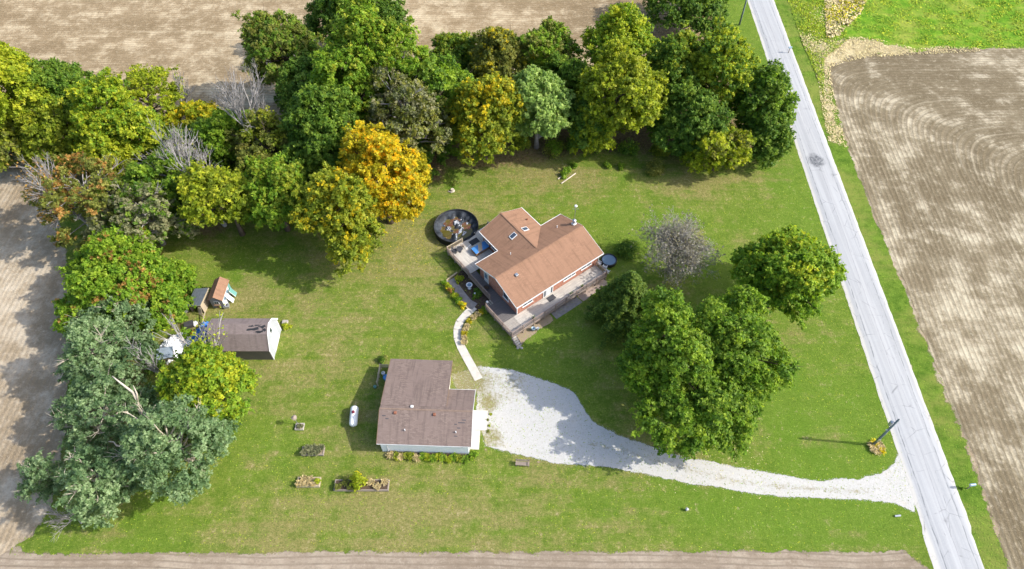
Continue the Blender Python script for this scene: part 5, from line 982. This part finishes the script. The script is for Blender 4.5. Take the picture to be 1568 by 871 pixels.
# ------------------------------------------------------------------ road side
k = empty('utility_pole', (45.04, 35.25, 0), 0, 'grey-green wooden utility pole with transformer beside the drive mouth', 'pole'); MB().tube([(0, 0, -.1), (0, 0, 3.5), (0, 0, 7.05)], [.17, .145, .12], 10).build('shaft', 'pole_wood', k, True)
tr_ = MB().lathe([(.2, 5.5), (.23, 5.55), (.23, 6.25), (.2, 6.3), (.04, 6.34)], 12, (-.36, .1)).build('transformer', 'metal_grey', k, True); MB().tube([(-.36, .1, 6.3), (-.36, .1, 6.5)], .05, 6).build('bushing', 'trim_white', tr_); MB().tube([(-.14, 0, 4.3), (-.3, 0, 4.35)], .08, 6).build('insulator', 'trim_white', k); MB().tube([(0, 0, 7.05), (0, 0, 7.2)], .05, 6).build('insulator', 'metal_dark', k); MB().box(-.18, -.08, 1.3, .1, -.2, 1.9).build('meter_box', 'metal_grey', k)
for i in range(7): a = i * .9; blade_tuft('pole_plant', ['eastern', 'north-eastern', 'northern', 'north-western', 'western', 'outer western', 'south-western', 'southern', 'south-eastern'][i] + ' dry tuft round the foot of the transformer pole', None, .65, .45, ('straw', 'straw', 'yellow', 'straw')[i % 4], 130 + i, 90, 'dry plants round the utility pole foot', (45.3 + .6 * math.cos(a), 34.85 + .55 * math.sin(a)), w=.05)
sheet('dry_ground_ring', jitter_poly([(45.4 + 1.05 * math.cos(a * .5236), 34.8 + .95 * math.sin(a * .5236)) for a in range(12)], .3, .12, seed=77), .005, 'dry_grass', .6, soft=.8)
q = G(1132, 38); k = empty('utility_pole', (q[0], q[1], 0), 0, 'tall slim utility pole on the grass at the top edge of the picture', 'pole'); MB().tube([(0, 0, -.1), (0, 0, 4), (0, 0, 8.2)], [.19, .16, .13], 10).build('shaft', 'pole_wood', k, True); MB().box(-1.0, -.06, 7.5, 1.0, .06, 7.62).build('cross_arm', 'pole_wood', k)
for x_ in (-.85, 0, .85): MB().tube([(x_, 0, 7.62), (x_, 0, 7.82)], .05, 6).build('insulator', 'metal_grey', k)
def mailbox(px_, label, rz):
    k = empty('mailbox', G(*px_), rz, label, 'mailbox'); MB().box(-.05, -.05, -.02, .05, .05, 1.1).build('post', 'wood_grey', k); m = MB(); pr_ = [(-.14, 1.1), (.14, 1.1), (.14, 1.28)] + [(.14 * math.cos(a * math.pi / 6), 1.28 + .14 * math.sin(a * math.pi / 6)) for a in range(1, 6)] + [(-.14, 1.28)]; n = len(pr_)
    m.poly([(x, y, z) for x in (-.32, .32) for y, z in pr_], [tuple(range(n - 1, -1, -1)), tuple(range(n, 2 * n))] + [(i, (i + 1) % n, n + (i + 1) % n, n + i) for i in range(n)]).build('box', 'mailbox_paint', k); MB().box(-.34, -.12, 1.12, -.32, .12, 1.36).build('door', 'plastic_white', k); MB().box(.05, .142, 1.2, .08, .16, 1.55).build('flag', 'vent_rust', k); return k
mailbox((1481, 748), 'blue-grey mailbox on a post across the road from the drive', .1); mailbox((1207, 81), 'mailbox at the road edge far up the road', .1)
shrub('weed_clump', 'bright green weeds at the foot of the nearer mailbox', (1472, 748), .3, .3, 'bright', 140, 60, .15, cat='weed', stems=False)
k = empty('marker_post', G(1195, 244), 0, 'short brown marker post on the grass beside the road', 'post'); MB().box(-.06, -.06, -.02, .06, .06, 1.05).build('post', 'wood_brown', k); MB().box(-.16, -.09, .72, .16, -.06, 1.02).build('plate', 'metal_dark', k)
k = empty('culvert_pipe', G(1374, 790, .02), .1, 'short dark culvert pipe end in the grass by the drive mouth', 'pipe'); MB().tube([(-.35, 0, .08), (.35, 0, .08)], .12, 10).build('pipe', 'metal_grey', k); MB().tube([(.34, 0, .08), (.36, 0, .08)], .1, 10).build('mouth', 'metal_dark', k)
k = empty('well_cap', G(1051, 781), 0, 'small pale well cap alone on the south lawn', 'well cap'); MB().lathe([(.12, 0), (.12, .35), (.18, .36), (.18, .44), (.02, .48)], 10).build('casing', 'metal_grey', k); MB().box(-.05, -.14, .1, .05, -.1, .25).build('plate', 'trim_white', k)
k = empty('barrel', G(505, 264), 0, 'white barrel half hidden under the trees behind the gold tree', 'barrel'); MB().lathe([(.34, 0), (.4, .3), (.4, .7), (.34, 1.0), (.3, 1.02), (.02, 1.0)], 14).build('drum', 'plastic_white', k, True); MB().lathe([(.41, .48), (.42, .5), (.41, .52)], 14).build('hoop', 'metal_grey', k)
k = empty('stone', G(318, 664), 0, 'pale flat stone below the yellow-green tree near the barn', 'stone'); MB().lathe([(.4, 0), (.5, .15), (.42, .32), (.05, .36)], 8).build('boulder', 'stone', k)

# ------------------------------------------------------------------ trees
T = tree
# big trees east of the house
T('maple_tree', 'large green tree nearest the spruce, left of the big tree group', (954, 438, 1092, 612), 'bright', 2.2, 1, 1.2, .34, turn='green', turn_amt=.45, clump=1.15, bmax=1.15)
T('maple_tree', 'large green tree on the road side of the big tree group', (1044, 426, 1192, 625), 'bright', 1.6, 2, 1.2, .34, turn='green', turn_amt=.45, clump=1.15, bmax=1.0)
T('maple_tree', 'large green tree overhanging the gravel drive, front of the group', (980, 535, 1150, 680), 'bright', 1.4, 4, 1.2, .34, turn='green', turn_amt=.45, clump=1.15, bmax=.8)
T('maple_tree', 'bright green maple close to the road, above the large green tree', (1126, 346, 1274, 492), 'bright', 1.2, 3, 1.2, .40, turn='lime', turn_amt=.1, clump=1.1)
# the wood behind, from the left edge to the road
W_ = 'trees of the wood behind the yard'
L = [
 ('lime',   (-75, 48, 75, 232),  'yellow-green tree at the left edge of the picture', 2.0, dict(dens=1.05)),
 ('green',  (52, 88, 148, 228),  'rounded green tree, second from the left edge', 2.0, {}),
 ('ygreen', (-45, 165, 62, 262), 'low yellow-green tree at the left field edge', 1.0, dict(turn='olive', turn_amt=.3)),
 ('ygreen', (40, 150, 130, 255), 'olive green tree below the rounded green tree', 1.0, dict(turn='lime', turn_amt=.2)),
 ('lime',   (118, 135, 238, 268), 'wide yellow-green tree above the rust-tinged tree', 1.2, dict(turn='bright', turn_amt=.3)),
 ('lime',   (178, 108, 272, 190), 'thin airy yellow-green tree against the tan field', 2.0, dict(dens=.45, bare=.25)),
 ('gold',   (250, 160, 345, 235), 'yellow-leaved low tree below the broken snags', .8, dict(turn='lime', turn_amt=.4)),
 ('bright', (318, 172, 392, 262), 'fresh green small tree beside the yellow low tree', .8, {}),
 ('olive',  (360, 178, 470, 285), 'thin olive tree with bare twigs on its top', 1.0, dict(dens=.8, bare=.3, turn='ygreen', turn_amt=.3)),
 ('ygreen', (300, 232, 395, 388), 'yellow-green tree in front of the leaning bare tree', 1.5, dict(dens=.85, turn='lime', turn_amt=.3)),
 ('bright', (372, 228, 468, 372), 'green tree left of the olive-gold tree', 1.8, dict(turn='ygreen', turn_amt=.3)),
 ('green',  (225, 235, 315, 345), 'green tree below the leaning bare tree', 1.0, dict(turn='bright', turn_amt=.3)),
 ('grey',   (155, 268, 290, 392), 'dull grey-green tree with dead twigs above the maple', 1.2, dict(bare=.3, dens=.9, turn='green', turn_amt=.3, bark='bark_bare')),
 ('olive',   (68, 238, 205, 372), 'thin rust-tinged tree at the west field edge', 1.2, dict(bare=.45, dens=.62, turn='rust', turn_amt=.12, bark='bark_bare')),
 ('bright', (104, 374, 272, 490), 'broad green maple with a russet flank left of the lean-to', .8, dict(turn='rust', turn_amt=-.12, clump=1.0)),
 ('deep',   (472, -40, 606, 78), 'dark green treetop cut by the top edge of the picture', 3., {}),
 ('olive',  (384, 24, 492, 160), 'olive green tree standing out into the tan field', 2.5, dict(turn='green', turn_amt=.4)),
 ('bright',  (488, 18, 640, 200), 'large green tree in the middle of the wood', 3., dict(turn='ygreen', turn_amt=.2)),
 ('green',  (440, 130, 560, 290), 'deep green tree behind the gold tree', 2.0, dict(turn='deep', turn_amt=.4)),
 ('deep',   (455, 195, 545, 285), 'dark green low tree by the white barrel', .6, {}),
 ('deep',   (430, 90, 520, 200), 'shaded green tree behind the olive tree', 2., {}),
 ('olive',  (560, 118, 684, 256), 'grey-olive tree with a dead crown of twigs', 1.5, dict(bare=.32, dens=.9, turn='grey', turn_amt=.45, bark='bark_bare')),
 ('bright',  (618, 75, 720, 225), 'bluish green tree behind the dead-crowned tree', 2., dict(turn='deep', turn_amt=.35)),
 ('green',  (660, 58, 735, 130), 'small green tree at the tan field edge', 1.5, dict(turn='ygreen', turn_amt=.3)),
 ('olive',  (722, 50, 802, 145), 'olive tree tinged with orange at the tan field edge', 1.5, dict(turn='gold', turn_amt=.05)),
 ('ygreen',   (686, 112, 794, 262), 'yellow-olive tree left of the pale green tree', .8, dict(turn='gold', turn_amt=.3)),
 ('pale',   (776, 106, 871, 236), 'pale green pyramid-shaped tree in the front row', 1.4, dict(bark='bark_grey', dens=1.1)),
 ('bright',  (798, 40, 882, 130), 'green tree with a tall tip behind the pale tree', 1.5, dict(turn='olive', turn_amt=.3)),
 ('green',   (835, 78, 905, 190), 'dark tree filling the gap behind the pale tree', 1., {}),
 ('lime',   (900, 14, 1000, 135), 'tall yellow-green tree behind the front row', 3., dict(dens=.95, turn='bright', turn_amt=.3)),
 ('lime', (880, 94, 1006, 238), 'broad yellow-green tree right of the dark gap', .8, dict(turn='ygreen', turn_amt=.45)),
 ('ygreen',  (978, 34, 1078, 205), 'tall dull green tree right of the tall yellow-green tree', 2.5, dict(turn='green', turn_amt=.5)),
 ('lime', (1040, 28, 1148, 205), 'tall light green tree near the road', 3., dict(turn='green', turn_amt=.4)),
 ('deep',   (1000, -45, 1112, 38), 'dark tree at the top edge near the road', 1.5, {}),
 ('bright',  (1118, 84, 1206, 232), 'dark green tree leaning over the road edge', 1.5, dict(turn='deep', turn_amt=.65)),
 ('deep',   (1000, 130, 1100, 238), 'dark tree in the shade below the tall trees', .5, {}),
 ('deep',   (1138, 175, 1202, 246), 'dark low tree at the east end of the wood', .3, {}),
 ('lime',   (1062, 192, 1140, 264), 'small open yellow-green tree in front of the wood', 1.0, dict(dens=.7, turn='olive', turn_amt=.2, clump=.9)),
 ('deep',   (590, 170, 690, 240), 'dark undergrowth tree left of the yellow-olive tree', .3, {}),
 ('deep',   (870, 150, 935, 235), 'dark undergrowth tree between pale and yellow-green trees', .3, {}),
 ('deep',   (240, 195, 330, 275), 'dark undergrowth tree beneath the bare leaning tree', .3, {}),
]
for i, (pal, bb_, lab, cl, kw) in enumerate(L): T('broadleaf_tree', lab, (bb_[0] - 5, bb_[1] - 5, bb_[2] + 5, bb_[3] + 2), pal, cl, 20 + i, group=W_, **kw)
T('gold_tree', 'golden orange autumn tree, brightest in the wood edge', (516, 198, 654, 358), 'gold', 1.2, 90, 1.1, .38, turn='amber', turn_amt=.06, clump=1.05)
T('walnut_tree', 'olive-gold tree with visible trunk in front of the golden tree', (464, 264, 588, 396), 'ygreen', 2.2, 91, .95, .40, turn='gold', turn_amt=.08, clump=1.0)
# silver-green group at the lower left
S_ = 'silver-green trees at the lower left'
for i, (bb_, lab, cl) in enumerate((((128, 446, 236, 528), 'silver-green tree just below the russet maple', 2.), ((88, 478, 225, 612), 'silver-green tree at the west field edge', 2.), ((92, 572, 238, 712), 'silver-green tree in the middle of the lower left group', 1.6), ((190, 598, 346, 768), 'silver-green tree reaching furthest over the lawn', 1.6), ((98, 668, 216, 800), 'lowest silver-green tree of the group', 1.0), ((36, 694, 96, 764), 'small silver-green tree out in the west field', 1.4))):
    T('elm_tree', lab, bb_, 'silver', cl, 100 + i, .8, .34, bark='bark_pale', group=S_, clump=1.05, bare=.22)
T('maple_tree', 'yellow-green maple with orange edge in front of the barn', (256, 528, 380, 668), 'bright', .8, 110, 1.1, .36, turn='lime', turn_amt=.35, clump=1.0)
# conifer by the house
def conifer(label, base, top, rad, seed):
    r = np.random.default_rng(9000 + seed); X, Y, _ = G(*base); H = 4.
    for z in np.arange(2, 24, .25):
        if G(*top, z)[1] <= Y: H = z; break
    root = empty('spruce_tree', (X, Y, 0), 0, label, 'tree'); b = MB(); b.tube([(0, 0, -.1), (0, 0, H * .5), (0, 0, H)], [.24, .14, .03], 8); C = []; N = []
    nb = 230
    for i in range(nb):
        f = (i / nb) ** .8; z0 = .5 + f * (H - .7); L_ = rad * (1 - f) ** .85 * r.uniform(.8, 1.12) + .25; az = i * 2.399 + r.normal() * .2; d = np.array([math.cos(az), math.sin(az), -.10]); tip = np.array([0, 0, z0]) + d * L_
        if i % 3 == 0: b.tube([(0, 0, z0), tuple(tip)], [.04, .01], 3, False)
        n = int(26 + 60 * L_); t_ = r.random(n) ** .7; sw = r.normal(size=n) * (.12 + .30 * (1 - t_)) * min(1, L_ / 1.2); side = np.array([-d[1], d[0], 0]); p = np.array([0, 0, z0]) + d * (t_ * L_)[:, None] + side * sw[:, None]; p[:, 2] += -.15 * abs(sw) + r.normal(size=n) * .07 + .12 * t_; C.append(p); N.append(r.normal(size=(n, 3)) * .45 + np.array([0, 0, 1]) + d * .3)
    C = np.concatenate(C); N = np.concatenate(N); n = len(C); C[:, 2] = np.maximum(C[:, 2], .1)
    b.build('trunk', 'bark_brown', root); V, F, t_ = tri_leaves(C, N, r.uniform(.26, .46, n), r.uniform(.14, .24, n), shades('spruce', n, r.normal(.5, .28, n), r), r); np_mesh('crown', V, F, 'leaf', root, t_)
conifer('dark spruce between the east deck end and the huge tree', (952, 492), (952, 418), 5.6, 1)
# bare and dead trees
bare_tree('bare_bush', 'grey leafless spreading tree behind the east deck end', (1025, 416), (1022, 352), 4.6, 1, depth=4, upright=-.1, bark='bark_bare', stems=12, leaf_n=4200, pal='twig')
shrub('shrub', 'dark green bush left of the grey leafless tree', (957, 385), 2.2, 1.9, 'deep', 150, leaf=.26)
bare_tree('dead_tree', 'pale bare tree leaning left over the wood', (345, 345), (275, 190), 4.2, 2, lean=(-6.5, 1.0), leaf_n=150, depth=4)
bare_tree('dead_tree', 'broken bare snag at the tan field edge, left of the two', (292, 190), (285, 105), 2., 3, depth=3, upright=1.)
bare_tree('dead_tree', 'broken bare snag at the tan field edge, right of the two', (345, 195), (335, 138), 2.6, 4, depth=3, upright=.6, bark='bark_pale')
bare_tree('dead_tree', 'bare grey tree in the shade left of the deep green tree', (432, 262), (415, 112), 3.2, 5, lean=(-1.5, 0), depth=4)
bare_tree('dead_tree', 'bare grey treetop rising right of the large green tree', (640, 205), (628, 58), 2.4, 6, depth=4, upright=.9)
bare_tree('dead_tree', 'bare twiggy tree standing in the rust-tinged tree', (150, 360), (125, 232), 3.2, 7, lean=(-2, 0), depth=4, leaf_n=300, pal='rust')
bare_tree('dead_tree', 'pale dead tree leaning over the white tarp', (270, 598), (215, 512), 3.2, 8, lean=(-4, 1), depth=3, bark='bark_bare')
bare_tree('dead_tree', 'wispy half-bare sapling over the barn roof', (330, 585), (345, 505), 2.0, 9, depth=3, leaf_n=260, pal='lime', upright=.6)
def limb_tree(label, base, paths, bark):
    X, Y, _ = G(*base); root = empty('dead_tree', (X, Y, 0), 0, label, 'tree')
    for k_, path in enumerate(paths):
        pts = [Vector(G(x_, y_, z_)) - Vector((X, Y, 0)) for x_, y_, z_ in path]; out = [pts[0]]
        for a_, b_ in zip(pts[:-1], pts[1:]): out += [a_.lerp(b_, .5) + Vector((random.uniform(-.2, .2), random.uniform(-.2, .2), random.uniform(-.1, .2))), b_]
        r0 = .34 if k_ == 0 else .17; MB().tube(out, [r0 * (1 - .8 * i / (len(out) - 1)) for i in range(len(out))], 7).build('trunk' if k_ == 0 else 'limb', bark, root, True)
limb_tree('pale crooked broken trunk showing among the silver-green trees', (226, 682), [[(226, 682, -.1), (222, 655, 3.5), (218, 636, 6.5), (210, 612, 9), (192, 592, 10.5), (172, 576, 11.2)], [(222, 655, 3.5), (205, 682, 6.5), (188, 694, 7.5), (168, 704, 8)], [(222, 655, 3.5), (250, 676, 6), (272, 696, 7)], [(218, 636, 6.5), (232, 628, 8), (238, 620, 8.6)], [(205, 682, 6.5), (178, 682, 8), (166, 676, 8.6)], [(210, 612, 9), (204, 590, 10.6)]], 'bark_pale')
bare_tree('dead_tree', 'bare spiky branches at the lowest silver-green tree', (125, 800), (105, 770), 1.5, 11, depth=4, bark='bark_bare', upright=.2)
for i, (q, rr, hh_, pl, l_) in enumerate((((470, 290), 1.6, 1.4, 'deep', 'dark bush in the gap behind the olive-gold tree'), ((235, 395), 1.6, 1.5, 'olive', 'olive bush between the maple and the playhouse'), ((300, 445), 1.0, 1.0, 'bright', 'green bush behind the lean-to shed'), ((262, 470), 1.2, 1., 'rust', 'russet bush left of the lean-to shed'), ((275, 490), 1.1, .8, 'bright', 'green weeds above the white tarp'), ((240, 560), 1.6, 1.6, 'deep', 'dark bush at the foot of the pale dead tree'), ((330, 605), 1.2, 1., 'lime', 'lime green bush below the yellow-green maple'), ((1180, 245), 1.4, 1.2, 'green', 'green bush at the east foot of the wood'), ((640, 240), 1.8, 1.4, 'deep', 'dark bush in the gap left of the yellow-olive tree'), ((880, 225), 1.8, 1.6, 'deep', 'dark bush in the gap right of the pale tree'), ((20, 245), 1.8, 1.6, 'grey', 'grey-green bush at the left field corner'), ((440, 500), .7, .6, 'lime', 'yellow-green plant by the barn front corner'))): shrub('shrub', l_, q, rr, hh_, pl, 160 + i, leaf=.26)
brush = [(100, 255), (160, 262), (215, 255), (270, 268), (300, 300), (345, 255), (395, 265), (430, 240), (455, 300), (510, 285), (560, 250), (610, 235), (660, 225), (700, 240), (800, 225), (850, 235), (905, 225), (960, 235), (1010, 232), (1050, 240), (1110, 240), (60, 250), (560, 165), (650, 165), (760, 160)]
where = ['under the yellow-green trees at left', 'below the wide yellow-green tree', 'left of the leaning bare tree foot', 'beneath the leaning bare tree', 'at the foot of the leaning bare tree', 'below the yellow low tree', 'beneath the thin olive tree', 'left of the deep green tree', 'behind the olive-gold tree', 'behind the golden tree', 'above the golden tree', 'under the dead-crowned tree', 'right of the dead-crowned tree', 'under the yellow-olive tree, left side', 'left foot of the pale tree', 'right foot of the pale tree', 'under the broad yellow-green tree, left side', 'under the broad yellow-green tree, right side', 'beneath the tall dull green tree', 'beneath the tall light green tree', 'behind the small open tree', 'at the left field corner of the wood', 'in the middle of the wood', 'behind the bluish green tree', 'behind the yellow-olive tree']
for i, (q_, w_) in enumerate(zip(brush, where)): shrub('undergrowth_bush', 'low leafy bush ' + w_, q_, random.uniform(1.6, 2.6), random.uniform(1.3, 2.6), ('green', 'deep', 'ygreen', 'olive')[i % 4], 300 + i, leaf=.26, pal2='bright', group='undergrowth bushes of the wood')
sd = MB().box(-.4, -.3, 0, .4, .3, .3).build('stone_step', 'stone', bevel=.03); sd.location = G(437, 494); tag(sd, 'pale stone step on the grass at the barn front', 'step')
